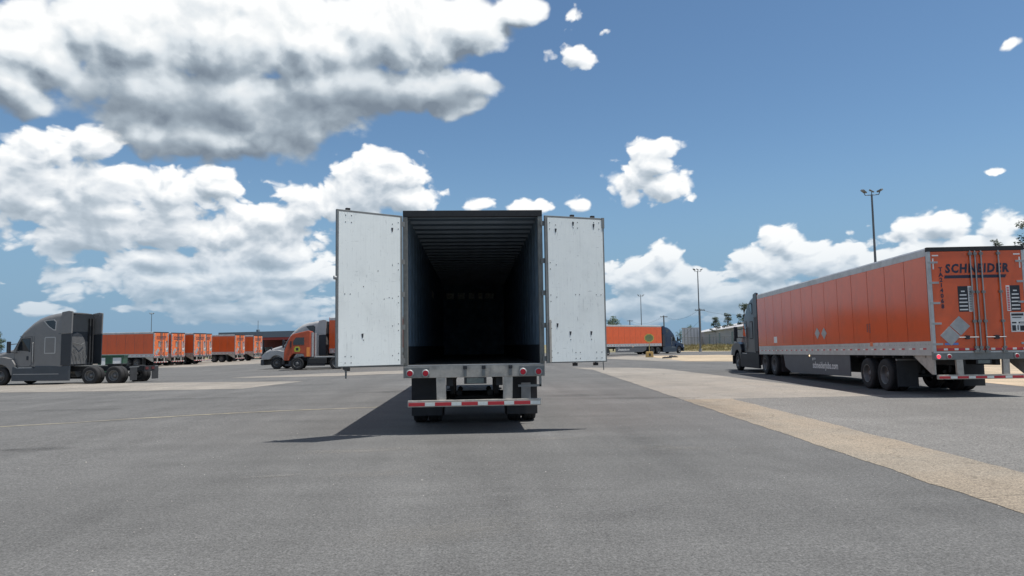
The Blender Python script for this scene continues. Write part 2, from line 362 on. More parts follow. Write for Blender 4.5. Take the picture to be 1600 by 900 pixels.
# right-hand edge of the dark lane, the concrete apron beyond y = 20 and the tan strip before it
ED = lambda y: 4.55 + 0.0625*y
sheet('concrete_apron', ragged([(ED(20.0), 20.0), (11.6, 20.0), (11.65, 44.0), (10.2, 47.0), (6.6, 49.0), (ED(44), 44.0)], 0.02), 0.0055, MATS['concrete'])
sheet('tan_strip', ragged([(ED(-8), -8), (ED(-8)+1.38, -8), (ED(19.9)+1.42, 20.05), (ED(19.9), 20.05)], 0.022, 0.18), 0.0045, MATS['tan_aggregate'])
sheet('old_asphalt_lane', [(ED(-40)+0.7, -40), (60, -40), (60, 22.5), (17.2, 20.6), (11.6, 20.3), (ED(20.3)+0.7, 20.3)], 0.0035, MATS['old_asphalt'])
sheet('gravel_verge', [(17.5, 20.8), (60, 22.8), (60, 60), (26, 50), (19.2, 30)], 0.006, MATS['sand'])
sheet('concrete_band', ragged([(-70,56.0), (-27.2,43.2), (-8.4,36.2), (-9.6,30.6), (-14.6,31.4), (-21.2,33.4), (-70,47)], 0.05), 0.005, MATS['concrete'])
sheet('concrete_strip', [(-14.6,44.0), (-9.2,47.4), (-2,49.6), (-2,44.0), (-8.0,42.0), (-12.6,42.9)], 0.005, MATS['concrete'])
sheet('parking_apron', [(-110,98.0), (-47,84.4), (-31.2,80.4), (-22.5,99.0), (-27.2,130), (-110,150)], 0.005, MATS['concrete'])
sheet('pale_strip', [(13.6,78.5), (16.2,61.5), (17.9,60.0), (21.0,84.0), (19.0,90)], 0.006, MATS['concrete'])
sheet('sand_island', [(17.9,60.2), (23.4,55.4), (33,78), (30.5,88), (20.5,90), (20.4,84.0)], 0.009, MATS['sand'])
sheet('sand_shoulder', [(34,124), (60,112), (90,108), (90,150), (34,160)], 0.007, MATS['sand'])
def ribbon(name, pts, w, z, m):
    l, r = [], []
    for i, p in enumerate(pts):
        a, b = Vector(pts[max(0, i-1)]), Vector(pts[min(len(pts)-1, i+1)]); d = (b-a).normalized(); n = Vector((-d.y, d.x))
        k = w*(0.6+0.8*random.random()); l.append(Vector(p)+n*k); r.append(Vector(p)-n*k)
    o = MB(); 
    for i in range(len(pts)-1):
        q = [l[i], l[i+1], r[i+1], r[i]]; o.add([(p.x, p.y, zg(p.x)+z) for p in q], [(3,2,1,0)])
    o = o.build(name, m); o['kind'] = 'structure'; return o
def curve_px(P, n=40):
    out = []
    for i in range(n):
        t = i/(n-1)*(len(P)-1); k = min(int(t), len(P)-2); f = t-k
        g = gnd(P[k][0]*(1-f)+P[k+1][0]*f, P[k][1]*(1-f)+P[k+1][1]*f); out.append((g.x+random.uniform(-.03,.03), g.y+random.uniform(-.03,.03)))
    return out
ribbon('dust_seam', curve_px([(0,667),(110,661),(200,655),(320,648),(420,643),(520,639),(600,636)], 60), 0.085, 0.006, MATS['dust'])

def smear(name, px, py, rx, ry, rz, col, amt, z, seed):
    """thin patch of dust or tyre rubber with ragged, fading edges"""
    g_ = gnd(px, py); m = bpy.data.materials.new(name); m.use_nodes = True; nt = m.node_tree; L = nt.links; N = nt.nodes; p = N['Principled BSDF']
    p.inputs['Base Color'].default_value = (*col, 1); p.inputs['Roughness'].default_value = 0.95; p.inputs['Specular IOR Level'].default_value = 0.1
    tc = N.new('ShaderNodeTexCoord'); ln_ = N.new('ShaderNodeVectorMath'); ln_.operation = 'LENGTH'
    mp = N.new('ShaderNodeMapping'); mp.inputs['Scale'].default_value = (1/rx, 1/ry, 0); L.new(tc.outputs['Object'], mp.inputs[0]); L.new(mp.outputs[0], ln_.inputs[0])
    a = N.new('ShaderNodeMapRange'); a.interpolation_type = 'SMOOTHSTEP'; L.new(ln_.outputs['Value'], a.inputs[0])
    for i, v in enumerate((0.1, 1.0, 1.0, 0.0)): a.inputs[i+1].default_value = v
    m2 = N.new('ShaderNodeMapping'); m2.inputs['Location'].default_value = (seed*7.3, seed*3.1, 0); m2.inputs['Scale'].default_value = (0.8, 2.2, 1); L.new(tc.outputs['Object'], m2.inputs[0])
    n = N.new('ShaderNodeTexNoise'); n.inputs['Scale'].default_value = 2.0; n.inputs['Detail'].default_value = 8; n.inputs['Roughness'].default_value = 0.72; L.new(m2.outputs[0], n.inputs['Vector'])
    r = N.new('ShaderNodeMapRange'); L.new(n.outputs[0], r.inputs[0])
    for i, v in enumerate((0.36, 0.66, 0.0, amt)): r.inputs[i+1].default_value = v
    k = N.new('ShaderNodeMath'); k.operation = 'MULTIPLY'; L.new(a.outputs[0], k.inputs[0]); L.new(r.outputs[0], k.inputs[1]); L.new(k.outputs[0], p.inputs['Alpha'])
    o = MB().add([(-rx, -ry, 0), (rx, -ry, 0), (rx, ry, 0), (-rx, ry, 0)], [(0, 1, 2, 3)]).build(name, m, loc=(g_.x, g_.y, zg(g_.x)+z)); o.rotation_euler = (0, math.atan(0.0105) if False else 0, rz); o['kind'] = 'structure'; return o
for i, (px, py, rx, ry, rz, c, am) in enumerate((
    (560, 704, 1.3, 0.35, 0.15, 'd', 0.55), (860, 685, 0.95, 0.22, 0.12, 'd', 0.6), (590, 740, 1.0, 0.25, 0.2, 'd', 0.4), (1060, 700, 1.6, 0.3, -0.3, 'd', 0.3),
    (900, 618, 2.6, 0.8, 0.05, 'k', 0.30), (620, 612, 2.2, 0.9, 0.3, 'k', 0.4), (780, 760, 0.45, 3.2, 0.03, 'k', 0.16), (1010, 690, 0.4, 5.0, -0.03, 'k', 0.16), (700, 830, 1.2, 0.5, 0.3, 'd', 0.3),
    (60, 702, 1.1, 0.35, 0.1, 'k', 0.5), (330, 622, 3.5, 0.35, 0.12, 'k', 0.35), (150, 640, 4.0, 0.5, 0.1, 'k', 0.3), (1000, 622, 3.0, 0.45, -0.1, 'k', 0.35), (420, 745, 0.5, 0.1, 0.2, 'd', 0.6),
    (1130, 640, 0.5, 6.0, -0.05, 'k', 0.25), (980, 800, 0.9, 0.4, 0.6, 'k', 0.12))):
    smear('dust_patch' if c == 'd' else 'tyre_mark', px, py, rx, ry, rz, (0.27, 0.255, 0.235) if c == 'd' else (0.05, 0.05, 0.052), am, 0.003+0.0003*i, i)

gm = MB(); rnd = random.Random(11)
for i in range(700):
    if i < 420: x, y = rnd.uniform(-7, 9), rnd.uniform(4.2, 17)
    else: y = rnd.uniform(5, 20); x = ED(y)+rnd.choice((0, 1.4))+rnd.gauss(0, 0.12)
    if abs(x) < 2.9 and 12 < y < 17: continue
    r_ = rnd.uniform(0.004, 0.010)*(1.6 if rnd.random() < 0.06 else 1); z = zg(x)+0.004; a = rnd.random()*6.3
    pts = [(x+r_*math.cos(a+k*2.1)*rnd.uniform(.7, 1.3), y+r_*math.sin(a+k*2.1)*rnd.uniform(.7, 1.3), z) for k in range(3)]
    gm.add(pts+[(x, y, z+r_*1.1)], [(0, 1, 3), (1, 2, 3), (2, 0, 3)])
o = gm.build('loose_grit', mat('pale_grit', (0.36, 0.34, 0.31), 0.9, var=0.4, vscale=5)); o['kind'] = 'stuff'; o['label'] = 'loose pale grit scattered over the asphalt'; o['category'] = 'grit'

# ------------------------------------------------------------------ box trailers
W, TL = 1.295, 16.15
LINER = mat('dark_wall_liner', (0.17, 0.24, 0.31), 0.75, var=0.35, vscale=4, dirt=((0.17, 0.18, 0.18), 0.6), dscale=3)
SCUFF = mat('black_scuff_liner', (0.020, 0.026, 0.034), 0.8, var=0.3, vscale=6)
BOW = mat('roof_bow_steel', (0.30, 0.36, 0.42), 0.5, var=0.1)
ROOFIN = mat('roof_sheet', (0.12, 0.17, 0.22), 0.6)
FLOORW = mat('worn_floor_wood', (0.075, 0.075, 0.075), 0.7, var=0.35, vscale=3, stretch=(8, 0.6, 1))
def door_panel_mat():
    m = mat('scuffed_white_door_panel', (0.80, 0.835, 0.815), 0.55, var=0.03, vscale=1.5, dirt=((0.58, 0.61, 0.60), 0.4), dscale=3.0)
    nt = m.node_tree; L = nt.links; N = nt.nodes; p = N['Principled BSDF']
    prev = p.inputs['Base Color'].links[0].from_socket
    tc = N.new('ShaderNodeTexCoord')
    for (sc, lo, hi, amt, ns) in (((60, 60, 5), 0.67, 0.73, 0.55, 1.0), ((7, 7, 70), 0.69, 0.76, 0.5, 1.0), ((26, 26, 26), 0.71, 0.77, 0.35, 1.0), ((3, 3, 1.2), 0.50, 0.72, 0.08, 1.0), ((40, 40, 1.0), 0.52, 0.75, 0.08, 1.0)):
        mp = N.new('ShaderNodeMapping'); mp.inputs['Scale'].default_value = sc; L.new(tc.outputs['Object'], mp.inputs[0])
        n = N.new('ShaderNodeTexNoise'); n.inputs['Scale'].default_value = ns; n.inputs['Detail'].default_value = 3; L.new(mp.outputs[0], n.inputs['Vector'])
        r = N.new('ShaderNodeMapRange'); L.new(n.outputs[0], r.inputs[0])
        for i, x in enumerate((lo, hi, 0, amt)): r.inputs[i+1].default_value = x
        mx = N.new('ShaderNodeMix'); mx.data_type = 'RGBA'; L.new(r.outputs[0], mx.inputs[0]); L.new(prev, mx.inputs[6]); mx.inputs[7].default_value = (0.16, 0.18, 0.19, 1)
        prev = mx.outputs[2]
    L.new(prev, p.inputs['Base Color'])
    return m
DOORIN = door_panel_mat()

def wheel_meshes():
    t = MB().lathe([(0.29, -0.13), (0.47, -0.135), (0.497, -0.10), (0.50, -0.05), (0.493, -0.04), (0.493, -0.03), (0.50, -0.02), (0.50, 0.02), (0.493, 0.03), (0.493, 0.04), (0.50, 0.05), (0.497, 0.10), (0.47, 0.135), (0.42, 0.145), (0.34, 0.14), (0.29, 0.13)], n=36)
    tyre = t.build('tyre', RUBBER); 
    def rim(deep):
        r = MB().lathe([(0.295, 0.14), (0.285, 0.145), (0.265, 0.12), (0.255, 0.02), (0.24, 0.0 if deep else 0.06), (0.13, -0.03 if deep else 0.09), (0.12, 0.0 if deep else 0.12), (0.085, 0.05 if deep else 0.15), (0.0, 0.06 if deep else 0.155)], n=32)
        for i in range(10):
            a = 2*math.pi*i/10; r.cyl((-0.03 if deep else 0.08, 0.165*math.cos(a), 0.165*math.sin(a)), (0.02 if deep else 0.125, 0.165*math.cos(a), 0.165*math.sin(a)), 0.014, n=6)
        return r.build('rim', RIM)
    return tyre, rim(True), rim(False)
TYRE, RIM_DEEP, RIM_FLAT = wheel_meshes()
for o in (TYRE, RIM_DEEP, RIM_FLAT): COL.objects.unlink(o)
HOLE = mat('rim_shadow_steel', (0.05, 0.05, 0.05), 0.6)
def wheel(parent, x, y, side, deep=True, z=0.5, r=1.0):
    """one tyre with its rim; side +1 has its outer face towards +x"""
    t = inst(TYRE, 'wheel', parent, (x, y, z), (random.uniform(0, 6), 0, 0 if side > 0 else math.pi)); t.scale = (1, r, r)
    inst(RIM_DEEP if deep else RIM_FLAT, 'rim', t); return t
def duals(parent, y, tilt=0.0):
    for s in (-1, 1):
        wheel(parent, s*1.145, y, s, True, 0.5+tilt); wheel(parent, s*0.83, y, s, True, 0.5+tilt)

def tape_bar(parent, x0, x1, y, z0, z1, n, start_red=True, name='reflective_tape', axis='x'):
    seg = (x1-x0)/n
    for i in range(n):
        red = (i % 2 == 0) == start_red
        k = 0.62 if red else 0.38
        a = x0 + (x1-x0)*((i//2) + (0 if red == start_red else (0.62 if start_red else 0.38)))/(n/2)
        w = (x1-x0)/(n/2)*k
        b = MB().box(a, min(a+w-0.004, x1), y-0.003, y+0.004, z0, z1).build(name, RED if red else TAPEW, parent)
    return parent

def trailer(name, label, loc, psi, opened=False, number=None, skirts=(), gear_down=True, axle_y=2.95, tilt=0.0, group=None, both=True, sill=True, light_lit=False):
    R = empty(name, label, 'trailer', loc, -psi, group); R.rotation_euler = (-tilt, 0, -psi)
    zb, zp0, zp1, zt = 1.14, 1.53, 3.88, 4.11
    # walls
    for s in (-1, 1):
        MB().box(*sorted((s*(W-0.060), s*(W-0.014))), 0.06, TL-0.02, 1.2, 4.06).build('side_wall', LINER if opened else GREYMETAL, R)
        MB().box(*sorted((s*(W-0.055), s*W)), 0.10, TL-0.004, zb, zp0).build('bottom_rail', ALU, R)
        MB().prism([(s*(W-0.055), zp1), (s*W, zp1), (s*W, zt-0.05), (s*(W-0.05), zt), (s*(W-0.055), zt)], 'y', 0.10, TL-0.004).build('top_rail', ALU, R)
        pw = (TL-0.12)/13
        p0 = MB().box(*sorted((s*(W-0.0135), s*(W-0.001))), 0.012, pw-0.012, zp0+0.002, zp1-0.002).build('side_panel', ORANGE, R, bevel=0.004)
        p0.location = (0, 0.11, 0)
        for i in range(1, 13):
            q = inst(p0, 'side_panel', R, (0, 0.11+i*pw, 0)); b = q.modifiers.new('bevel', 'BEVEL'); b.width = 0.004; b.segments = 2
        tp = MB(); tw = MB()
        for i in range(26):
            y = 0.35+i*0.61; tp.box(*sorted((s*(W-0.002), s*(W+0.003))), y, y+0.18, 1.30, 1.345); tw.box(*sorted((s*(W-0.002), s*(W+0.003))), y+0.181, y+0.36, 1.30, 1.345)
        a = tp.build('red_tape_marks', RED, R); a['kind'] = 'stuff'; a = tw.build('white_tape_marks', TAPEW, R); a['kind'] = 'stuff'
        rv = MB()
        for i in range(104): rv.box(*sorted((s*(W-0.002), s*(W+0.006))), 0.2+i*0.152, 0.216+i*0.152, 1.43, 1.446)
        a = rv.build('rail_rivets', GREYMETAL, R); a['kind'] = 'stuff'
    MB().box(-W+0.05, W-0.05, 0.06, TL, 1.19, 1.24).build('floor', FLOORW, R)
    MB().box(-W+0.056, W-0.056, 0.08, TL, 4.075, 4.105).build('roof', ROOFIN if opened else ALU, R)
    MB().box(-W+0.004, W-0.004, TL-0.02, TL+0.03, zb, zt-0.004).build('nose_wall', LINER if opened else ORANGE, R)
    # rear frame
    rf = MB().box(-W, W, 0.0, 0.10, 1.02, 1.24)
    fr = rf.build('rear_sill', STEEL if opened else GREYMETAL, R, bevel=0.006)
    if not opened: MB().box(-W, W, -0.012, -0.002, 1.205, 1.25).build('sill_rail', ALU, R)
    for s in (-1, 1):
        MB().box(*sorted((s*(W-0.085), s*W)), -0.004, 0.098, 1.241, 3.99).build('rear_post', ALU if not opened else mat('dull_post', (0.19, 0.19, 0.175), 0.55, 0.2, var=0.2, vscale=8), R, bevel=0.006)
    MB().box(-W, W, -0.006, 0.10, 3.992, zt).build('rear_header', DARK, R, bevel=0.006)
    for s in (-1, 1):
        MB().box(*sorted((s*0.82, s*1.285)), -0.012, -0.001, 1.03, 1.205).build('lamp_plate', GREYMETAL, R)
        for k, x in enumerate((0.89, 1.175)):
            lm = MB().cyl((s*x, -0.014, 1.105), (s*x, -0.034, 1.105), 0.055, 0.046, n=20).build('tail_lamp', LENSLIT if light_lit and s < 0 and k else LENS, R)
            MB().lathe([(0.052, 0), (0.070, 0.0), (0.070, 0.012), (0.052, 0.016)], n=24).build('lamp_ring', PLACARD, lm, loc=(s*x, -0.013, 1.105)).rotation_euler = (0, 0, -math.pi/2)
    # bumper
    bp = MB().box(-1.215, 1.215, -0.03, 0.07, 0.495, 0.615).build('bumper', STEEL, R, bevel=0.008)
    tape_bar(bp, -1.20, 1.20, -0.034, 0.515, 0.575, 10)
    for s in (-1, 1):
        MB().prism([(s*0.52, 0.616), (s*0.69, 0.616), (s*0.70, 1.019), (s*0.53, 1.019)], 'y', 0.005, 0.085).build('bumper_post', STEEL, R)
        if not opened: MB().prism([(0.10, 0.62), (0.26, 0.62), (1.25, 1.138), (0.10, 1.138)], 'x', *sorted((s*1.20, s*1.235))).build('gusset_plate', STEEL, R)
        MB().box(*sorted((s*0.66, s*1.275)), axle_y-0.80, axle_y-0.785, 0.20, 0.98).build('mud_flap', FLAP, R)
        MB().box(*sorted((s*0.55, s*1.28)), axle_y-0.83, axle_y-0.75, 0.98, 1.03).build('flap_bracket', GREYMETAL, R)
        MB().box(*sorted((s*0.40, s*0.52)), 0.12, 6.6, 0.86, 1.14).build('slider_rail', DARK, R)
    for k in (0, 1):
        y = axle_y + 1.245*k; MB().cyl((-1.1, y, 0.5), (1.1, y, 0.5), 0.065, n=12).build('axle', DARK, R); duals(R, y, tilt*y)
        for s in (-1, 1):
            MB().cyl((s*0.32, y-0.25, 0.62), (s*0.32, y-0.42, 0.62), 0.06, n=14).build('brake_chamber', DARK, R)
            MB().prism([(y-0.5, 0.86), (y-0.45, 0.60), (y+0.15, 0.42), (y+0.15, 0.86)], 'x', *sorted((s*0.42, s*0.50))).build('suspension_arm', DARK, R)
    cm = MB()
    for i in range(24): cm.box(-W+0.06, W-0.06, 0.5+i*0.64, 0.56+i*0.64, 1.06, 1.189)
    cm.build('cross_members', DARK, R)['kind'] = 'stuff'
    pl = MB().box(-0.19, 0.22, -0.012, 0.0, 0.90, 1.018).build('plate_bracket', DARK, R)
    MB().box(-0.14, 0.17, -0.018, -0.0125, 0.912, 1.005).build('licence_plate', mat('dull_plate', (0.12, 0.14, 0.13), 0.5, var=0.3, vscale=20), pl)
    zf = 0.0 if gear_down else 0.38
    for s in (-1, 1):
        lg = MB().box(*sorted((s*0.80, s*0.93)), TL-2.95, TL-2.82, 0.55, 1.14).box(*sorted((s*0.825, s*0.905)), TL-2.925, TL-2.845, zf+0.05, 0.6).build('landing_leg', DARK, R)
        MB().box(*sorted((s*0.74, s*0.99)), TL-3.02, TL-2.75, zf, zf+0.05).build('foot', DARK, lg)
        MB().cyl((s*0.86, TL-2.8, 0.7), (s*0.60, TL-2.1, 1.1), 0.03, n=8).build('leg_brace', DARK, R)
    MB().cyl((-0.9, TL-2.88, 0.85), (0.9, TL-2.88, 0.85), 0.03, n=8).build('leg_shaft', DARK, R)
    for s in skirts:
        sk = MB().prism([(5.55, 0.40), (11.6, 0.36), (12.4, 0.60), (12.6, 1.139), (5.55, 1.139)], 'x', *sorted((s*1.235, s*1.26))).build('side_skirt', mat('dark_grey_skirt', (0.085, 0.09, 0.10), 0.55, var=0.12), R)
        rz = math.pi/2 if s > 0 else -math.pi/2
        text_mesh('schneiderjobs.com', 0.36, 'lettering', SIGNW, sk, (s*1.262, 9.1 if s < 0 else 6.1, 0.62), (math.pi/2, 0, rz), bold=0.006, sx=0.92)
        text_mesh('go to', 0.15, 'lettering', SIGNW, sk, (s*1.262, 9.1 if s < 0 else 6.1, 0.95), (math.pi/2, 0, rz), bold=0.002)
        MB().cyl((s*1.255, 9.4, 1.10), (s*1.275, 9.4, 1.10), 0.03, n=12).build('marker_lamp', AMBER, R)
    if opened: open_rear(R)
    else: closed_rear(R, number)
    return R

def rods(parent, xs, z0, z1, y):
    for x in xs:
        r = MB().cyl((x, y, z0), (x, y, z1), 0.019, n=10).build('lock_rod', ROD, parent)
        for z in (z0+0.04, z0+0.75, z0+1.55, z1-0.12): MB().box(x-0.045, x+0.045, y-0.024, y+0.028, z, z+0.07).build('rod_bracket', GREYMETAL, r)
        MB().box(x-0.06, x+0.06, y-0.03, y+0.03, z0-0.06, z0-0.0).build('cam_lock', GREYMETAL, r)

def closed_rear(R, number):
    y = 0.02
    for s in (-1, 1):
        d = MB().box(*sorted((s*0.012, s*(W-0.09))), y-0.02, y+0.03, 1.262, 3.985).build('rear_door', ORANGE, R, bevel=0.004)
        for z in (1.42, 1.98, 2.54, 3.10, 3.66):
            MB().box(*sorted((s*(W-0.26), s*(W+0.004))), y-0.040, y-0.021, z, z+0.055).build('hinge', PLACARD, d)
        rods(d, (-0.17, -0.04) if s < 0 else (0.12, 0.58), 1.27, 3.99, y-0.055)
        hb = MB().cyl((s*0.10, y-0.075, 1.62), (s*0.62, y-0.075, 1.62), 0.014, n=8).build('latch_handle', ROD, d)
        MB().box(*sorted((s*0.34, s*0.44)), y-0.09, y-0.021, 1.57, 1.67).build('latch_keeper', SIGNK, hb)
        MB().box(*sorted((s*1.00, s*1.17)), y-0.026, y-0.021, 3.86, 3.895).build('white_mark', SIGNW, d)
        MB().box(*sorted((s*1.135, s*1.17)), y-0.026, y-0.021, 3.50, 3.80).build('white_mark', SIGNW, d)
        tape_bar(d, min(s*0.06, s*1.19), max(s*0.06, s*1.19), y-0.0235, 1.275, 1.33, 8)
        # list placard with its narrow white strip
        bx = -0.54 if s < 0 else 0.84
        bk = MB().box(bx, bx+0.26, y-0.027, y-0.021, 2.32, 3.02).build('black_placard', SIGNK, d)
        wx = bx+0.265 if s < 0 else bx-0.105
        ws = MB().box(wx, wx+0.10, y-0.027, y-0.021, 2.32, 3.02).build('white_strip', SIGNW, d)
        ln = MB()
        for i in range(6): w = (0.05, 0.09, 0.10, 0.11, 0.11, 0.11)[i]; ln.box(bx+0.13-w, bx+0.13+w, y-0.0295, y-0.0272, 2.36+(5-i)*0.10, 2.395+(5-i)*0.10)
        a = ln.build('placard_lines', SIGNW, bk); a['kind'] = 'stuff'
        ln = MB()
        for i in range(14): ln.box(wx+0.02, wx+0.08, y-0.0295, y-0.0272, 2.35+i*0.046, 2.35+i*0.046+0.03)
        a = ln.build('strip_print', RED if s > 0 else GREYMETAL, ws); a['kind'] = 'stuff'
    # lettering, half on each door
    t = text_mesh('SCHNEIDER', 0.33, 'lettering', NAVY, R, (-0.84, y-0.0235, 3.40), (math.pi/2, 0, 0), bold=0.015, shear=0.12, space=1.2)
    wd = t.dimensions.x if t.dimensions.x > 0.1 else 2.0
    xs = [v.co.x for v in t.data.vertices]; t.scale = (1.70/(max(xs)-min(xs)), 1, 1)
    MB().prism([(-0.88, 3.24), (0.74, 3.24), (0.78, 3.325), (-0.86, 3.325)], 'y', y-0.0245, y-0.021).build('underline_bar', NAVY, R)
    if number: text_mesh(number, 0.158, 'lettering', NAVY, R, (-0.965, y-0.0235, 3.44), (math.pi/2, 0, 0), bold=0.006, vertical=True)
    # diamond placard holder
    for k in (0, 1):
        c = (-0.79+0.27*k, 1.70+0.27*k); h = 0.185
        p = MB().prism([(c[0]-0.30, c[1]-0.02), (c[0]-0.02, c[1]-0.30), (c[0]+0.255-0.02, c[1]-0.045), (c[0]-0.045, c[1]+0.235)], 'y', y-0.034, y-0.021).build('placard_holder', PLACARD, R, bevel=0.004)
    MB().box(-0.98, -0.62, y-0.027, y-0.021, 1.42, 1.475).build('blue_sticker', mat('blue_sticker', (0.10, 0.22, 0.55), 0.5), R)
    w = MB().box(0.80, 1.19, y-0.027, y-0.021, 1.75, 2.28).build('white_notice', SIGNW, R)
    ln = MB()
    for (a, b, c, d_) in (tuple((p+0.225, q_+0.225, c_, e_) for (p, q_, c_, e_) in ((0.60, 0.92, 2.19, 2.25), (0.62, 0.86, 2.13, 2.155), (0.60, 0.72, 1.98, 2.02), (0.78, 0.93, 1.98, 2.02), (0.60, 0.70, 1.78, 1.93), (0.74, 0.77, 1.80, 1.93), (0.81, 0.93, 1.78, 1.92)))): ln.box(a, b, y-0.0295, y-0.0272, c, d_)
    ln.build('notice_print', SIGNK, w)['kind'] = 'stuff'

def open_rear(R):
    bow0 = None
    for i in range(26):
        y = 0.35+i*0.61
        if bow0 is None: bow0 = MB().box(-W+0.061, W-0.061, -0.035, 0.035, 4.022, 4.073).build('roof_bow', BOW, R, loc=(0, y, 0), bevel=0.008)
        else:
            q = inst(bow0, 'roof_bow', R, (0, y, 0))
    for s in (-1, 1):
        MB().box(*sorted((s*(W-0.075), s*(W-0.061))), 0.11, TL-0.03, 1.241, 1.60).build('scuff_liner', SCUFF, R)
        for i in range(20):
            y = 0.8+i*0.78
            if i == 0: pst = MB().box(*sorted((s*(W-0.066), s*(W-0.0605))), -0.03, 0.03, 1.601, 4.02).build('wall_post', LINER, R, loc=(0, y, 0))
            else: inst(pst, 'wall_post', R, (0, y, 0))
    lab = mat('faded_sticker', (0.8, 0.78, 0.70), 0.6, var=0.4, vscale=9)
    for (x, w, h) in ((-0.95, 0.32, 0.24), (-0.50, 0.30, 0.26), (-0.08, 0.24, 0.26), (0.28, 0.2, 0.24), (0.66, 0.36, 0.22)):
        MB().box(x-w/2, x+w/2, TL-0.028, TL-0.021, 3.62-h/2, 3.62+h/2).build('nose_sticker', lab, R)
    MB().box(-W+0.061, -W+0.066, 8.0, 9.2, 3.05, 3.25).build('wall_sticker', lab, R)
    # keepers on the sill
    for x in (-0.17, 0.17, 0.66):
        k = MB().box(x-0.035, x+0.035, -0.05, -0.001, 1.17, 1.232).build('lock_keeper', SIGNK, R, bevel=0.006)
        MB().box(x-0.03, x+0.03, -0.035, -0.002, 1.04, 1.165).build('keeper_plate', GREYMETAL, k)
    MB().box(0.30, 0.56, -0.006, -0.001, 1.09, 1.20).build('sill_patch', STEEL, R)
    MB().box(-W+0.02, W-0.02, -0.004, 0.09, 1.241, 1.256).build('threshold', ALU, R)
    MB().box(0.95, 1.14, 1.462, 1.484, 0.40, 0.83).build('sunlit_flap_area', PLACARD, R)  # sunlit part of the right mud flap, painted as a paler grey plate
    # grab step on the right
    MB().box(0.80, 1.22, 0.0, 0.05, 0.83, 0.87).box(1.19, 1.23, 0.0, 0.05, 0.83, 1.02).build('step_bracket', GREYMETAL, R)
    # doors
    for s, dx, dy in ((-1, -1.05, -0.70), (1, 1.115, 0.345)):
        a = math.atan2(dy, dx)
        D = MB()
        # local frame: u along the door from the hinge, n = inside normal (towards the camera), built with u = +x
        n = -1 if s > 0 else 1              # side on which the inner face lies in local y
        t0, t1 = sorted((0.0, n*0.05))
        wd = 1.30 if s < 0 else 1.25
        D.box(0.022, wd, t0, t1, 1.255, 3.995)
        core = D.build('rear_door', GREYMETAL, R, loc=(s*(W+0.004), -0.045, 0), bevel=0.004); core.rotation_euler = (0, 0, a)
        f0, f1 = sorted((n*0.049, n*0.056)); b0, b1 = sorted((-n*0.006, n*0.001))
        MB().box(0.075, wd-0.035, f0, f1, 1.275, 3.955).build('inner_panel', DOORIN, core)
        MB().box(0.06, wd-0.03, b0, b1, 1.28, 3.97).build('outer_panel', ORANGE, core)
        bolts = MB(); hooks = MB()
        def dot(u, z, r=0.009): bolts.cyl((u, n*0.055, z), (u, n*0.0595, z), r, n=8)
        for z in (3.80, 3.05, 2.45, 1.95, 1.42):
            for dz in (0, 0.13): dot(0.115, z+dz*0.9-0.06)
            dot(0.235, z+0.02)
        for (u, z) in ((1.03, 3.78), (1.03, 3.90), (1.14, 3.78), (1.14, 3.90), (1.03, 1.33), (1.03, 1.44), (1.14, 1.33), (1.14, 1.44), (1.05, 2.52), (1.15, 2.52)): dot(u, z)
        if s > 0:
            for (u, z) in ((0.60, 3.78), (0.69, 3.78), (0.60, 3.89), (0.69, 3.89), (0.60, 1.33), (0.69, 1.33), (0.60, 1.44), (0.69, 1.44), (0.62, 2.52), (0.70, 2.52), (0.50, 1.68), (0.93, 1.68)): dot(u, z)
        else:
            for (u, z) in ((0.80, 2.66), (0.52, 2.95), (0.80, 1.72), (0.40, 2.45), (0.30, 2.48)): dot(u, z)
        o = bolts.build('bolt_heads', SIGNK, core); o['kind'] = 'stuff'
        for (u, z) in (((0.24, 3.72), (0.82, 1.80)) if s < 0 else ((0.24, 3.72), (0.24, 1.95), (0.50, 1.80), (0.93, 1.80), (0.60, 3.86), (1.03, 3.84))):
            MB().prism([(u-0.012, z-0.04), (u+0.004, z-0.04), (u+0.018, z+0.03), (u-0.02, z+0.035)], 'y', *sorted((n*0.055, n*0.062))).build('tie_clip', SIGNK, core)
        for u in ((1.06,) if s < 0 else (0.62, 1.05)):
            r = MB().cyl((u, -n*0.035, 1.20), (u, -n*0.035, 4.03), 0.017, n=10).build('lock_rod', ROD, core)
            MB().box(u-0.035, u+0.035, -n*0.035-0.03, -n*0.035+0.03, 4.0, 4.045).build('cam_lock', DARK, r)
            MB().box(u-0.04, u+0.04, -n*0.035-0.03, -n*0.035+0.03, 1.19, 1.245).build('cam_lock', DARK, r)
        for z in (1.34, 1.95, 2.55, 3.15, 3.85):
            MB().box(-0.045, 0.06, -0.012, 0.012, z-0.045, z+0.045).build('hinge', GREYMETAL, core)
        if s < 0:
            MB().cyl((wd-0.005, 0.02, 2.80), (wd+0.035, 0.02, 2.80), 0.035, n=14).build('door_holdback', PLACARD, core)
            ch = MB()
            for i in range(4): ch.lathe([(0.010, -0.008), (0.026, -0.008), (0.026, 0.008), (0.010, 0.008)], c=(1.10, 0.0, 1.21-i*0.042), n=10)
            ch.build('holdback_chain', GREYMETAL, core)
            MB().box(1.05, 1.15, -0.02, 0.05, 1.215, 1.2549).build('chain_bracket', DARK, core)
        else:
            MB().cyl((1.19, 0.0, 1.25), (1.20, 0.0, 1.10), 0.009, n=8).build('holdback_pin', GREYMETAL, core)
            MB().box(wd-0.05, wd+0.004, *sorted((n*0.05, n*0.066)), 3.80, 4.0).build('corner_patch', GREYMETAL, core)
            MB().box(0.07, 0.11, *sorted((n*0.056, n*0.066)), 1.27, 2.05).build('edge_strip', STEEL, core)

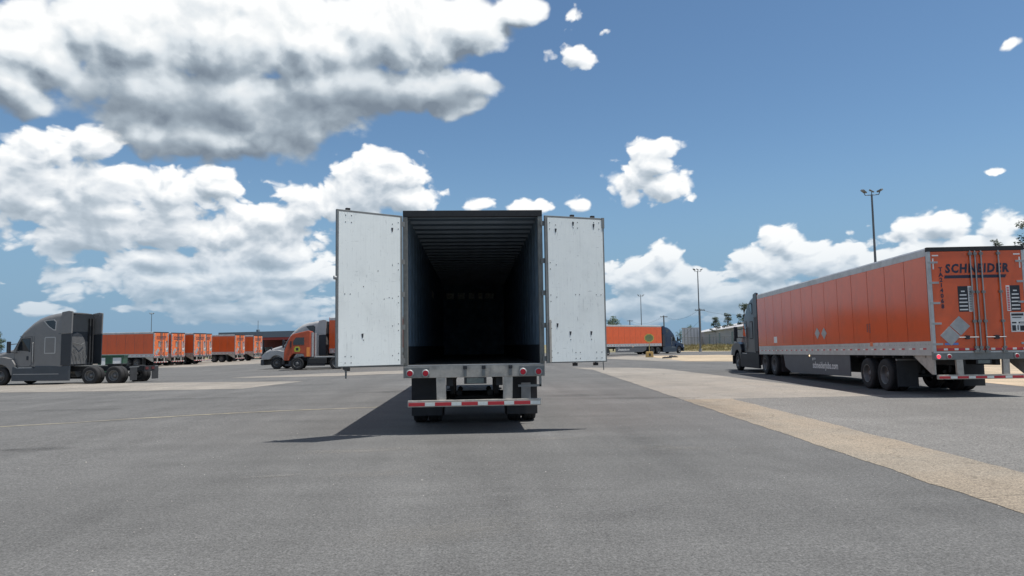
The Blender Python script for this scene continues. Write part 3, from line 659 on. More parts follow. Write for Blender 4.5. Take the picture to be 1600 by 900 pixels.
# ------------------------------------------------------------------ sleeper tractors
def tractor(name, label, loc, heading, body, lower, group=None, trim=None):
    """local frame: front axle at the origin, +y ahead, s = distance behind the front axle; heading = angle from +Y towards +X"""
    R = empty(name, label, 'truck', loc, -heading, group); trim = trim or lower
    K = [(0.60, 1.00, 1.98, 0.06), (1.05, 1.07, 2.74, 0.10), (1.22, 1.09, 2.98, 0.18), (1.42, 1.10, 3.20, 0.28), (1.72, 1.12, 3.48, 0.34), (2.10, 1.15, 3.70, 0.34), (2.60, 1.18, 3.86, 0.30), (3.20, 1.21, 3.95, 0.26), (3.56, 1.22, 3.98, 0.24)]
    def interp(s, k):
        if s <= K[0][0]: return K[0][k]
        for a, b in zip(K[:-1], K[1:]):
            if s <= b[0]: t = (s-a[0])/(b[0]-a[0]); return a[k]*(1-t)+b[k]*t
        return K[-1][k]
    hw = lambda s: interp(s, 1); top = lambda s: interp(s, 2)
    def ring(s, h, z0, zt, r, crown=0.03):
        pts = [(h, z0), (h, z0+(zt-r-z0)*0.5), (h, zt-r)]
        for k in range(1, 6): t = k/6*math.pi/2; pts.append((h-r+r*math.cos(t), zt-r+r*math.sin(t)))
        pts += [(h-r, zt), ((h-r)*0.5, zt+crown*0.8), (0, zt+crown)]
        full = pts + [(-x, z) for (x, z) in pts[-2::-1]]
        return [(x, -s, z) for (x, z) in full]
    MB().loft([ring(s, h, 1.02, z, r) for (s, h, z, r) in K]).build('cab', body, R)
    # hood between the fenders
    H = [(-1.22, 0.52, 0.80, 1.30, 0.10), (-1.10, 0.66, 0.78, 1.48, 0.14), (-0.75, 0.78, 0.85, 1.66, 0.20), (-0.2, 0.86, 0.90, 1.82, 0.22), (0.35, 0.95, 0.95, 1.95, 0.18), (0.62, 1.00, 1.0, 2.0, 0.10)]
    hood = MB().loft([ring(s, h, z0, z, r) for (s, h, z0, z, r) in H]).build('hood', body, R)
    MB().prism([(-0.46, 0.82), (0.46, 0.82), (0.50, 1.30), (0.40, 1.42), (-0.40, 1.42), (-0.50, 1.30)], 'y', 1.215, 1.245).build('grille', DARK, hood)
    MB().box(-0.44, 0.44, 1.245, 1.255, 1.05, 1.075).box(-0.46, 0.46, 1.245, 1.255, 1.20, 1.225).build('grille_bar', ALU, hood)
    MB().prism([(-1.16, 1.05), (-1.10, 1.30), (-0.9, 1.42), (0.9, 1.42), (1.10, 1.30), (1.16, 1.05)], 'z', 0.33, 0.80).build('front_bumper', lower, R, bevel=0.03)
    arc = [(0.62*math.cos(t), 0.55+0.62*math.sin(t)) for t in [math.pi*k/12 for k in range(13)]]
    for s in (-1, 1):
        fp = [(-0.80, 0.62), (-0.84, 1.10), (-0.70, 1.42), (-0.20, 1.56), (0.50, 1.52), (0.95, 1.38), (1.18, 1.10), (1.22, 0.82), (0.78, 0.80)] + arc[1:-1]
        # y = ahead; arc runs from front to back over the wheel
        fp = [(-0.64, 0.55), (-0.82, 0.60), (-0.86, 1.15), (-0.66, 1.46), (-0.10, 1.58), (0.55, 1.52), (0.98, 1.36), (1.20, 1.08), (1.22, 0.82), (0.64, 0.80)] + [(0.62*math.cos(t), 0.52+0.64*math.sin(t)) for t in [math.radians(a) for a in (30, 55, 80, 100, 125, 150)]]
        fd = MB().prism(fp, 'x', *sorted((s*0.72, s*1.19))).build('fender', body, R, bevel=0.03)
        MB().prism([(0.98, 0.98), (1.23, 0.95), (1.20, 1.12), (1.02, 1.30)], 'x', *sorted((s*0.80, s*1.202))).build('headlight', mat('headlight_glass', (0.45, 0.47, 0.48), 0.1), fd)
        wheel(R, s*1.02, 0, s, False)
        # cab side: door with window, sleeper window, roof window
        def plate(poly, off, th, name, m, par):
            vs = [(s*(hw(p[0])+off-th), -p[0], p[1]) for p in poly] + [(s*(hw(p[0])+off), -p[0], p[1]) for p in poly]
            k = len(poly)
            return MB().add(vs, [tuple(range(k)), tuple(range(k, 2*k))] + [(i, (i+1) % k, k+(i+1) % k, k+i) for i in range(k)]).build(name, m, par)
        plate([(0.68, 1.08), (1.765, 1.08), (1.765, 2.685), (1.09, 2.645), (0.90, 2.36), (0.68, 1.96)], 0.004, 0.02, 'door_seal', SIGNK, R)
        d = plate([(0.70, 1.10), (1.74, 1.10), (1.74, 2.66), (1.10, 2.62), (0.92, 2.34), (0.70, 1.94)], 0.010, 0.03, 'door', body, R)
        plate([(0.83, 1.93), (1.64, 1.86), (1.64, 2.56), (1.16, 2.53), (1.02, 2.32)], 0.016, 0.02, 'window', GLASS, d)
        plate([(0.79, 1.89), (1.68, 1.82), (1.68, 2.60), (1.13, 2.57), (0.98, 2.33)], 0.0125, 0.02, 'window_seal', SIGNK, d)
        MB().tube([(s*1.135, -1.84, 1.25), (s*1.19, -1.86, 1.3), (s*1.19, -1.86, 2.3), (s*1.14, -1.84, 2.35)], 0.016, 8).build('grab_handle', ALU, R)
        plate([(1.86, 1.12), (1.885, 1.12), (1.885, 2.70), (1.86, 2.70)], 0.004, 0.02, 'cab_seam', SIGNK, R)
        plate([(1.46, 1.38), (1.58, 1.38), (1.58, 1.60), (1.46, 1.60)], 0.02, 0.02, 'door_handle', SIGNK, d)
        fr = plate([(2.52, 1.72), (3.14, 1.72), (3.18, 1.78), (3.18, 2.58), (3.14, 2.64), (2.58, 2.64), (2.52, 2.58)], 0.012, 0.02, 'sleeper_hatch_frame', trim, R)
        plate([(2.57, 1.77), (3.12, 1.77), (3.12, 2.59), (2.60, 2.59), (2.57, 2.56)], 0.018, 0.02, 'sleeper_hatch', body, fr)
        rw = plate([(2.42, 3.52), (2.66, 3.57), (3.06, 3.60), (3.20, 3.48), (3.18, 2.98), (3.02, 3.00), (2.72, 3.20)], 0.012, 0.03, 'roof_window_frame', trim, R)
        plate([(2.52, 3.50), (2.70, 3.53), (3.03, 3.55), (3.14, 3.46), (3.12, 3.04), (3.02, 3.06), (2.76, 3.24)], 0.018, 0.03, 'roof_window', GLASS, rw)
        plate([(1.0, 2.69), (3.54, 2.80), (3.54, 2.825), (1.0, 2.715)], 0.008, 0.02, 'belt_trim', lower, R)
        # side extender
        MB().prism([(-3.50, 2.78), (-4.08, 2.82), (-4.10, 4.02), (-3.9, 4.06), (-3.50, 3.99)], 'x', *sorted((s*1.16, s*1.255))).build('upper_extender', body, R, bevel=0.02)
        MB().prism([(-3.50, 1.08), (-4.06, 1.08), (-4.08, 2.815), (-3.50, 2.775)], 'x', *sorted((s*1.18, s*1.245))).build('lower_extender', mat('black_extender', (0.03, 0.035, 0.042), 0.6), R, bevel=0.01)
        # chassis fairing and steps
        fa = MB().prism([(-0.70, 0.24), (-3.98, 0.24), (-3.98, 1.05), (-2.05, 1.05), (-1.98, 0.95), (-1.0, 0.95), (-0.86, 1.02), (-0.74, 1.02)], 'x', *sorted((s*1.10, s*1.215))).build('side_fairing', lower, R, bevel=0.02)
        MB().box(*sorted((s*1.2155, s*1.225)), -3.4, -0.80, 0.60, 0.625).build('fairing_trim', trim, fa)
        MB().box(*sorted((s*1.02, s*1.19)), -1.85, -1.05, 0.951, 0.99).build('step', ALU, R)
        # mirror
        mr = MB().box(*sorted((s*1.30, s*1.50)), -0.72, -0.60, 1.78, 2.42).build('mirror', SIGNK, R, bevel=0.03)
        MB().tube([(s*1.02, -0.85, 1.80), (s*1.36, -0.68, 1.84)], 0.028).build('mirror_arm', SIGNK, mr)
        MB().tube([(s*1.05, -0.92, 2.30), (s*1.36, -0.68, 2.25)], 0.022).build('mirror_arm', SIGNK, mr)
        hm = MB().box(*sorted((s*1.06, s*1.22)), 0.38, 0.48, 1.62, 1.85).build('hood_mirror', SIGNK, R, bevel=0.02)
        MB().cyl((s*0.98, 0.40, 1.50), (s*1.14, 0.43, 1.68), 0.018, n=8).build('mirror_arm', SIGNK, hm)
        MB().box(*sorted((s*0.36, s*0.46)), -7.65, 0.9, 0.72, 0.98).build('frame_rail', DARK, R)
        # rear fenders and flaps
        MB().box(*sorted((s*0.66, s*1.25)), -7.42, -7.40, 0.22, 0.92).build('mud_flap', FLAP, R)
        MB().cyl((s*0.40, -7.38, 0.93), (s*1.26, -7.38, 0.93), 0.025, n=8).build('flap_hanger', GREYMETAL, R)
        MB().cyl((s*0.86, -3.0, 0.66), (s*0.86, -1.9, 0.66), 0.30, n=20).build('fuel_tank', ALU, R)
    # windshield follows the raked face
    wv = []
    for s_, z in ((0.66, 2.09), (1.03, 2.715)):
        for x in (-0.92, -0.5, 0, 0.5, 0.92): wv.append((x*(1.0 if s_ < 0.8 else 0.97), -s_+0.012, z+0.012+0.02*(1-abs(x))))
    MB().add(wv, [(i, i+1, 6+i, 5+i) for i in range(4)], True).build('windshield', GLASS, R)
    # back of the sleeper
    bw = MB().box(-1.16, 1.16, -3.60, -3.562, 1.06, 3.9).build('rear_wall', mat('sleeper_back', (0.022, 0.027, 0.033), 0.6, var=0.15), R)
    MB().prism([(-0.85, 1.10), (0.45, 1.10), (0.45, 2.0), (0.36, 2.45), (0.10, 2.78), (-0.22, 2.88), (-0.55, 2.78), (-0.80, 2.45)], 'y', -3.68, -3.601).build('storage_panel', mat('grey_panel', (0.11, 0.11, 0.11), 0.6, var=0.15), bw, bevel=0.02)
    hs = MB()
    for (x0, z0, x1, z1) in ((-0.7, 1.9, -0.4, 1.3), (-0.5, 2.0, -0.2, 1.3), (-0.1, 1.8, 0.2, 1.25), (-0.6, 2.3, 0.2, 2.3), (0.2, 1.9, 0.3, 1.3)):
        hs.tube([(x0, -3.72, z0), ((x0+x1)/2+0.1, -3.80, (z0+z1)/2-0.1), (x1, -3.76, z1)], 0.018, 6)
    hs.build('air_hoses', GREYMETAL, bw)
    for x in (0.75, 0.98): MB().box(x-0.05, x+0.05, -3.70, -3.601, 1.2, 3.7).build('back_channel', DARK, bw)
    MB().box(-0.95, 0.95, -4.05, -3.90, 3.86, 3.92).build('roof_spoiler_lip', DARK, R)
    MB().box(-0.55, 0.55, -5.0, -3.75, 0.985, 1.02).build('deck_plate', GREYMETAL, R)
    fw = MB().prism([(-0.48, -5.5), (0.48, -5.5), (0.48, -6.0), (0.30, -6.45), (0.12, -6.45), (0.06, -6.0), (-0.06, -6.0), (-0.12, -6.45), (-0.30, -6.45), (-0.48, -6.0)], 'z', 1.06, 1.11).build('fifth_wheel', DARK, R)
    MB().box(-0.44, 0.44, -6.1, -5.6, 0.981, 1.059).build('fifth_wheel_base', DARK, fw)
    MB().box(-0.46, 0.46, -7.70, -7.60, 0.66, 0.98).build('end_beam', DARK, R)
    for s in (-1, 1):
        MB().box(*sorted((s*0.14, s*0.40)), -7.72, -7.701, 0.78, 0.92).build('tail_lamp', mat('dull_lens', (0.10, 0.02, 0.02), 0.4), R)
    for y in (-5.2, -6.52):
        MB().cyl((-1.1, y, 0.5), (1.1, y, 0.5), 0.09, n=12).build('axle', DARK, R); duals(R, y)
    MB().cyl((-1.0, 0, 0.5), (1.0, 0, 0.5), 0.07, n=12).build('axle', DARK, R)
    for c in R.children:
        if c.name.startswith('wheel'): c.location.y *= 1.055
        else: c.scale.y = 1.055
    return R

def veh_paint(name, col, rough=0.35, metal=0.0):
    return mat(name, col, rough, metal, var=0.06, vscale=2.5, dirt=(tuple(c*0.6+0.01 for c in col), 0.3))

# main trailer, doors open
trailer('open_semi_trailer', 'empty box trailer with white-lined rear doors swung wide open', (0, 13.25, 0), 0.0, opened=True, axle_y=2.3, gear_down=True)

# coupled rig on the right
RX, RY, RP = 13.77, 18.84, 0.102
rt_ = trailer('box_trailer', 'orange box trailer numbered TA214068 with closed doors, coupled to black truck', (RX, RY, 0), RP, number='TA214068', skirts=(-1, 1), gear_down=False, axle_y=2.95, tilt=0.0112, light_lit=True)
lamp = MB().cyl((0, 0, 0), (-0.03, 0, 0), 0.05, n=12).build('side_marker_lamp', LENSLIT, rt_, loc=(-0.93, 12.75, 0.72))
def side_pt(px, py):                  # a photo pixel on the left side of that trailer -> (along, height)
    c_, s_ = math.cos(RP), math.sin(RP); rt2 = Vector((c_, -s_, 0)); ax2 = Vector((s_, c_, 0)); O_ = Vector((RX, RY, 0)) - rt2*W
    d_ = ray(px, py); t_ = (O_-EYE).dot(rt2)/d_.dot(rt2); q_ = EYE + d_*t_ - O_; b_ = q_.dot(ax2); return b_, q_.z + 0.0112*b_
for (px_, py_) in ((1277.5, 521), (1288, 521)):
    b_, z_ = side_pt(px_, py_)
    MB().prism([(b_-0.26, z_), (b_, z_-0.22), (b_+0.26, z_), (b_, z_+0.22)], 'x', -W-0.010, -W+0.002).build('side_placard', PLACARD, rt_)
b_, z_ = side_pt(1212, 531); MB().box(-W-0.004, -W+0.002, b_-0.22, b_+0.22, z_-0.14, z_+0.14).build('white_sticker', SIGNW, rt_)
b_, z_ = side_pt(1362, 538); MB().box(-W-0.004, -W+0.002, b_-0.10, b_+0.10, z_-0.07, z_+0.07).build('orange_sticker', mat('orange_sticker', (0.75, 0.18, 0.05), 0.5), rt_)
for px_ in (1370, 1378, 1387):
    b_, z_ = side_pt(px_, 538); MB().box(-W-0.004, -W+0.002, b_-0.10, b_+0.10, z_-0.05, z_+0.05).build('rail_sticker', mat('pale_rail_sticker', (0.55, 0.55, 0.56), 0.5), rt_)
for k_, (px_, y0_, y1_) in enumerate(((1355.5, 506, 519), (1359, 505, 520))):
    b_, z_ = side_pt(px_, y0_); _, z2_ = side_pt(px_, y1_)
    for j_ in range(5):
        zz = z2_ + (z_-z2_)*j_/5; MB().box(-W-0.003, -W+0.002, b_-0.05, b_+0.05, zz, zz+0.045).build('faded_mark', mat('faded_dark_print', (0.20, 0.035, 0.02), 0.5), rt_)
def ahead(loc, psi, d): return (loc[0]+math.sin(psi)*d, loc[1]+math.cos(psi)*d, 0)
BLACKP = mat('black_blue_paint', (0.007, 0.010, 0.018), 0.3, spec=0.45, var=0.1); BLACKL = mat('black_plastic', (0.014, 0.017, 0.022), 0.6, spec=0.3, var=0.15)
p = ahead((RX, RY), RP, 14.6+6.18)
tractor('sleeper_truck', 'black sleeper truck pulling the orange trailer numbered TA214068', p, RP, BLACKP, BLACKL)

# bobtail on the left
GREYP = veh_paint('grey_truck_paint', (0.185, 0.180, 0.176)); GREYL = mat('slate_fairing', (0.050, 0.060, 0.072), 0.5, var=0.12)
th = math.radians(10); hd = math.atan2(-math.cos(th), math.sin(th))
rear = Vector((-19.45, 40.1)); fwd = Vector((math.sin(hd), math.cos(hd))); left = Vector((-fwd.y, fwd.x))
o = rear - left*1.29 + fwd*6.88
tractor('sleeper_truck', 'grey sleeper truck standing without a trailer, bare drive wheels showing', (o.x, o.y, zg(o.x)), hd, GREYP, GREYL, trim=mat('pale_trim', (0.42, 0.42, 0.41), 0.5))

# rows of parked trailers beyond it
def rig_from_rear(px, py, Y, psi, side):
    """rear corner nearest the camera through a photo pixel at depth Y -> rear centre on the ground"""
    c = at(px, py, Y); r = Vector((math.cos(psi), -math.sin(psi), 0)); q = c - r*(side*W); return (q.x, q.y, zg(q.x))
PS = math.atan2(-math.cos(math.radians(14)), math.sin(math.radians(14)))
row = [(240.5, 86.5, 'orange trailer standing behind the bare grey truck, green skip before its nose'),
       (268, 91.5, 'orange trailer parked second along from the bare grey truck'),
       (303, 96.0, 'orange trailer parked third along from the bare grey truck'),
       (313, 98.6, 'orange trailer tucked close beside the third trailer of the row'),
       (367.5, 110, 'orange trailer parked on its legs in front of the canopy end'),
       (396.5, 118, 'orange trailer parked closest to the open canopy bays')]
proto = None; done = []
SUNLIT_FADED = (mat('sunlit_faded_orange', (0.76, 0.17, 0.045), 0.35, var=0.08, dirt=((0.40, 0.14, 0.07), 0.4)), None, mat('sunlit_bleached_orange', (0.78, 0.20, 0.07), 0.4, var=0.1, dirt=((0.35, 0.13, 0.07), 0.5)))  # uneven fading, with sunlight on the rear doors also put into the lighter orange
for px, Y, lab in row:
    l = rig_from_rear(px, 540, Y, PS, -1)
    if proto is None:
        proto = trailer('box_trailer', lab, l, PS, group='orange trailers parked in a row', axle_y=2.3); q = proto
    else:
        q = copy_tree(proto); q.location = l; q['label'] = lab
    fade = SUNLIT_FADED[len(done) % 3]; done.append(q)
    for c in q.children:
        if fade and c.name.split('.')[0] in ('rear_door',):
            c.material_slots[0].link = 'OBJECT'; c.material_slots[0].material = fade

# blue rig crossing behind on the right
ph = math.radians(90-40)
c = at(1034, 540, 103.5); ax = Vector((math.sin(ph), math.cos(ph), 0)); rt = Vector((math.cos(ph), -math.sin(ph), 0))
bl = c - rt*W - ax*TL
trailer('box_trailer', 'sunlit orange trailer coupled to the blue truck behind the yellow-based sign', (bl.x, bl.y, 0), ph, skirts=(1,), gear_down=False, axle_y=2.6)
BLUEP = veh_paint('blue_truck_paint', (0.004, 0.018, 0.050)); BLUEL = mat('blue_black_plastic', (0.03, 0.045, 0.065), 0.5)
p = Vector((bl.x, bl.y, 0)) + ax*(14.6+6.18)
tractor('sleeper_truck', 'dark blue sleeper truck beside the dry grass bank', (p.x, p.y, 0), ph, BLUEP, BLUEL)

# silver rig behind the yard truck
sh = math.radians(-90+9)
SILV = veh_paint('silver_truck_paint', (0.42, 0.41, 0.40), 0.35, 0.1); SILL = mat('silver_truck_plastic', (0.05, 0.055, 0.065), 0.5)
fx = at(441, 560, 62.5); sfwd = Vector((math.sin(sh), math.cos(sh), 0))
tractor('sleeper_truck', 'silver sleeper truck with white roof standing behind the orange yard truck', (fx.x, fx.y, zg(fx.x)), sh, SILV, SILL)
q = Vector((fx.x, fx.y, 0)) - sfwd*(14.6+6.18)
st = copy_tree(proto); st.location = (q.x, q.y, zg(q.x)); st.rotation_euler = (0, 0, -sh)
st['label'] = 'orange trailer coupled to the silver truck, mostly hidden by the open door'

# ------------------------------------------------------------------ orange yard truck
def yard_truck(loc, hd):
    R = empty('yard_truck', 'orange yard truck with slanted windshield and yellow-green door decal', 'truck', loc, -hd)
    OR = mat('yard_truck_orange', (0.42, 0.075, 0.028), 0.45, var=0.1, dirt=((0.15, 0.05, 0.03), 0.4))
    # front axle at origin, +y ahead
    cab = MB().prism([(1.02, 0.75), (0.98, 1.45), (0.55, 2.55), (0.35, 2.78), (-0.80, 3.05), (-0.95, 3.0), (-0.95, 1.0), (-0.55, 1.0), (-0.45, 1.25), (0.30, 1.28), (0.55, 1.0), (0.62, 0.75)], 'x', -1.15, 1.15).build('cab', OR, R, bevel=0.03)
    MB().add([(-1.0, 0.985+0.02, 1.52), (1.0, 1.005, 1.52), (1.0, 0.60, 2.48), (-1.0, 0.60, 2.48)], [(0, 1, 2, 3)]).build('windshield', GLASS, R)
    MB().box(-1.18, 1.18, 0.95, 1.12, 0.45, 0.80).build('front_bumper', DARK, R, bevel=0.02)
    for s in (-1, 1):
        d = MB().prism([(0.42, 1.30), (-0.62, 1.30), (-0.62, 2.62), (0.20, 2.62), (0.42, 2.2)], 'x', *sorted((s*1.14, s*1.162))).build('door', OR, R)
        MB().prism([(0.30, 1.95), (-0.52, 1.95), (-0.52, 2.52), (0.10, 2.52), (0.30, 2.25)], 'x', *sorted((s*1.162, s*1.17))).build('window', GLASS, d)
        MB().prism([(0.18, 1.42), (-0.18, 1.42), (-0.24, 1.62), (-0.14, 1.82), (0.14, 1.82), (0.24, 1.62)], 'x', *sorted((s*1.162, s*1.168))).build('door_decal', mat('yellow_green_decal', (0.42, 0.45, 0.05), 0.5), d)
        MB().prism([(0.10, 1.52), (-0.10, 1.52), (-0.10, 1.72), (0.10, 1.72)], 'x', *sorted((s*1.168, s*1.172))).build('decal_symbol', SIGNK, d)
        MB().prism([(-0.70, 1.05), (-0.94, 1.05), (-0.94, 1.75), (-0.70, 1.75)], 'x', *sorted((s*1.15, s*1.165))).build('side_decal', mat('bright_orange_decal', (0.8, 0.28, 0.06), 0.5), R)
        MB().cyl((s*1.0, -1.12, 1.0), (s*1.0, -1.12, 2.9), 0.09, n=14).build('exhaust_stack', PLACARD, R)
        wheel(R, s*1.0, 0, s, False); wheel(R, s*1.10, -2.95, s, True); wheel(R, s*0.78, -2.95, s, True)
        MB().box(*sorted((s*0.38, s*0.48)), -3.8, 0.9, 0.70, 0.95).build('frame_rail', DARK, R)
        MB().box(*sorted((s*0.55, s*1.12)), -2.2, -0.75, 0.48, 0.92).build('side_tank', DARK, R, bevel=0.03)
        MB().box(*sorted((s*1.14, s*1.36)), 0.42, 0.5, 1.75, 2.25).build('mirror', SIGNK, R)
        MB().box(*sorted((s*0.75, s*1.05)), 1.121, 1.135, 0.56, 0.70).build('headlight', mat('headlight_glass', (0.45, 0.47, 0.48)), R)
    MB().box(-0.9, 0.9, -3.6, -1.25, 0.951, 1.03).build('deck_plate', PLACARD, R)
    MB().prism([(-0.45, -2.6), (0.45, -2.6), (0.45, -3.1), (0.25, -3.6), (-0.25, -3.6), (-0.45, -3.1)], 'z', 1.10, 1.16).build('fifth_wheel', DARK, R)
    MB().box(-0.35, 0.35, -3.1, -2.7, 1.031, 1.10).build('lift_boom', DARK, R)
    for y in (0, -2.95): MB().cyl((-1.0, y, 0.5), (1.0, y, 0.5), 0.08, n=10).build('axle', DARK, R)
    return R
g = gnd(459.5, 578.5); yh = math.radians(-90-6)
yard_truck((g.x+0.1, g.y+1.15, zg(g.x)), yh)

# ------------------------------------------------------------------ canopy building on the left
def lerp(a, b, t): return a + (b-a)*t
A = at(343, 520, 152); B = at(600, 514, 136); A = Vector((A.x, A.y, 0)); B = Vector((B.x, B.y, 0)); u = (B-A).normalized(); n = Vector((-u.y, u.x, 0)); ln = (B-A).length
zb0 = zg(A.x)
cb = empty('canopy_building', 'long grey-roofed service canopy with red beam and open bays', 'building', (A.x, A.y, zb0), math.atan2(u.y, u.x))
GREYB = mat('blue_grey_fascia', (0.135, 0.165, 0.19), 0.6, var=0.06); REDB = mat('red_beam_paint', (0.36, 0.045, 0.035), 0.55, var=0.08)
MB().box(0, ln, -0.3, 14, 4.35, 5.55).build('roof_fascia', GREYB, cb); MB().box(0.3, ln, 0, 0.35, 3.85, 4.349).build('red_beam', REDB, cb)
MB().box(0, ln, 13.2, 13.5, 0, 4.349).build('back_wall', mat('brick_red_wall', (0.20, 0.05, 0.04), 0.8, var=0.15), cb)
for i in range(7):
    MB().box(0.4+i*5.2, 0.8+i*5.2, 0.05, 0.32, 0, 3.849).build('column', mat('dark_column', (0.05, 0.06, 0.075), 0.6), cb)
MB().box(6, 6.5, 4, 4.5, 5.551, 6.1).cyl((6.25, 4.25, 6.1), (6.25, 4.25, 8.0), 0.05).build('roof_vent', GREYB, cb)
def van(name, label, loc, rz, body):
    R = empty(name, label, 'van', loc, rz)
    MB().prism([(2.6, 0.45), (2.65, 1.05), (1.9, 1.25), (1.25, 2.15), (1.0, 2.3), (-2.6, 2.35), (-2.7, 2.2), (-2.7, 0.45)], 'x', -0.98, 0.98).build('body', body, R, bevel=0.08)
    MB().add([(-0.85, 1.88, 1.33), (0.85, 1.88, 1.33), (0.80, 1.28, 2.14), (-0.80, 1.28, 2.14)], [(0, 1, 2, 3)]).build('windshield', GLASS, R)
    for s in (-1, 1):
        MB().prism([(1.65, 1.32), (1.12, 2.05), (0.4, 2.05), (0.4, 1.32)], 'x', *sorted((s*0.97, s*0.988))).build('window', GLASS, R)
        for y in (1.7, -1.7):
            w = wheel(R, s*0.85, y, s, False, z=0.36, r=0.72)
        MB().box(*sorted((s*0.6, s*0.9)), 2.62, 2.665, 0.78, 0.98).build('headlight', mat('headlight_glass', (0.45, 0.47, 0.48)), R)
    return R
pv = A + u*8.6 + n*2.5
van('white_van', 'white van parked inside the open canopy bay', (pv.x, pv.y, zg(pv.x)), math.radians(172), WHITE)
pv = gnd(-2, 569); van('pale_blue_van', 'pale blue van half hidden behind the grey truck hood', (pv.x, pv.y+3, zg(pv.x)), math.radians(60), mat('pale_blue_paint', (0.20, 0.26, 0.34), 0.4))

# green skip in front of the first parked trailer
g = at(177, 560, 62); z0 = zg(g.x)
sk = empty('green_skip', 'green metal skip with white placards between grey truck and parked trailers', 'skip', (g.x, g.y, z0), math.radians(12))
GRN = mat('green_skip_paint', (0.035, 0.10, 0.055), 0.5, var=0.15, dirt=((0.06, 0.06, 0.04), 0.4))
MB().prism([(-0.85, 0.12), (0.85, 0.12), (0.95, 1.45), (-0.95, 1.45)], 'y', -0.7, 0.7).build('hull', GRN, sk); MB().box(-1.0, 1.0, -0.76, 0.76, 1.451, 1.53).build('rim_rail', GRN, sk)
for x in (-0.9, 0.06, 0.86): MB().box(x-0.05, x+0.05, -0.755, -0.701, 0.12, 1.45).build('rib', GRN, sk)
for (x0, x1) in ((-0.72, -0.42), (0.14, 0.78)): MB().box(x0, x1, -0.712, -0.702, 0.72, 1.30).build('placard', SIGNW, sk)
for x in (-0.7, 0.7):
    for y in (-0.5, 0.5): MB().cyl((x-0.03, y, 0.065), (x+0.03, y, 0.065), 0.065, n=12).build('castor', RUBBER, sk)

# ------------------------------------------------------------------ poles, masts, wires
POLE = mat('mast_steel', (0.13, 0.14, 0.15), 0.5, 0.4); WOOD = mat('weathered_pole_wood', (0.12, 0.11, 0.10), 0.85, var=0.2)
def mast(px, py, Y, label, h=None):
    t = at(px, py, Y); z0 = zg(t.x); h = t.z-z0
    R = empty('light_mast', label, 'light mast', (t.x, t.y, z0), random.uniform(-0.4, 0.4), 'three-lamp light masts round the yard')
    MB().cyl((0, 0, 0), (0, 0, h), 0.14, 0.075, n=12).build('pole', POLE, R); MB().cyl((0, 0, 0), (0, 0, 0.5), 0.28, n=14).build('base', mat('base_concrete', (0.3, 0.29, 0.27), 0.9), R)
    for k, (x, rz) in enumerate(((-0.62, 0.5), (0.0, -0.1), (0.66, -0.7))):
        a = MB().tube([(0, 0, h-0.05), (x*0.85, 0, h-0.03), (x, 0.0, h+0.22)], 0.035, 8).build('arm', POLE, R)
        l = MB().prism([(-0.22, -0.05), (0.20, -0.09), (0.24, 0.03), (-0.20, 0.10)], 'y', -0.20, 0.20).build('flood_lamp', GREYMETAL, R, loc=(x, 0, h+0.32), bevel=0.02); l.rotation_euler = (0.2, 0.45 if k < 2 else -0.5, rz)
    return R
mast(1362, 304, 60, 'tall three-lamp light mast rising behind the trailer numbered TA214068')
mast(1090, 424, 122, 'three-lamp light mast standing behind the wooden utility pole by the warehouse')
mast(1001, 463, 185, 'three-lamp light mast rising behind the sunlit orange trailer')
mast(237, 491, 240, 'three-lamp light mast rising behind the row of parked trailers')
def upole(px, py, Y, label, arm):
    t = at(px, py, Y); z0 = zg(t.x); h = t.z-z0
    R = empty('utility_pole', label, 'utility pole', (t.x, t.y, z0), 0)
    MB().cyl((0, 0, 0), (0, 0, h), 0.20, 0.15, n=12).build('pole', WOOD, R); MB().box(-arm/2, arm/2, -0.21, -0.1, h-0.42, h-0.26).build('cross_arm', WOOD, R)
    for x in (-0.42, -0.2, 0.2, 0.42): MB().cyl((x*arm, -0.15, h-0.26), (x*arm, -0.15, h-0.08), 0.04, n=8).build('insulator', PLACARD, R)
    return Vector((t.x, t.y, t.z-0.15))
pa = upole(1093, 482, 140, 'wooden utility pole with cross arm by the grass bank', 2.0)
pb = upole(1037, 493, 190, 'wooden utility pole with cross arm behind the blue truck', 2.0)
pc = upole(984, 500, 260, 'distant wooden utility pole above the orange trailer roof', 2.2)
def wire(a, b, sag, name, label):
    pts = [a.lerp(b, i/14) - Vector((0, 0, sag*4*(i/14)*(1-i/14))) for i in range(15)]
    return tag(MB().tube(pts, 0.018, 5).build(name, DARK), label, 'cable')
wire(pb, pa, 1.4, 'power_line', 'overhead cable between the grass bank pole and the pole behind the blue truck')
wire(pc, pb, 1.6, 'power_line', 'overhead cable between the distant pole and the pole behind the blue truck')
wire(pa, at(1180, 488, 150), 0.8, 'power_line', 'overhead cable running from the grass bank pole behind the black truck')
wire(pa - Vector((0, 0, 2.2)), pa + Vector((-6.0, 1.0, -pa.z)), 0.0, 'guy_wire', 'slanting stay wire of the pole by the grass bank')

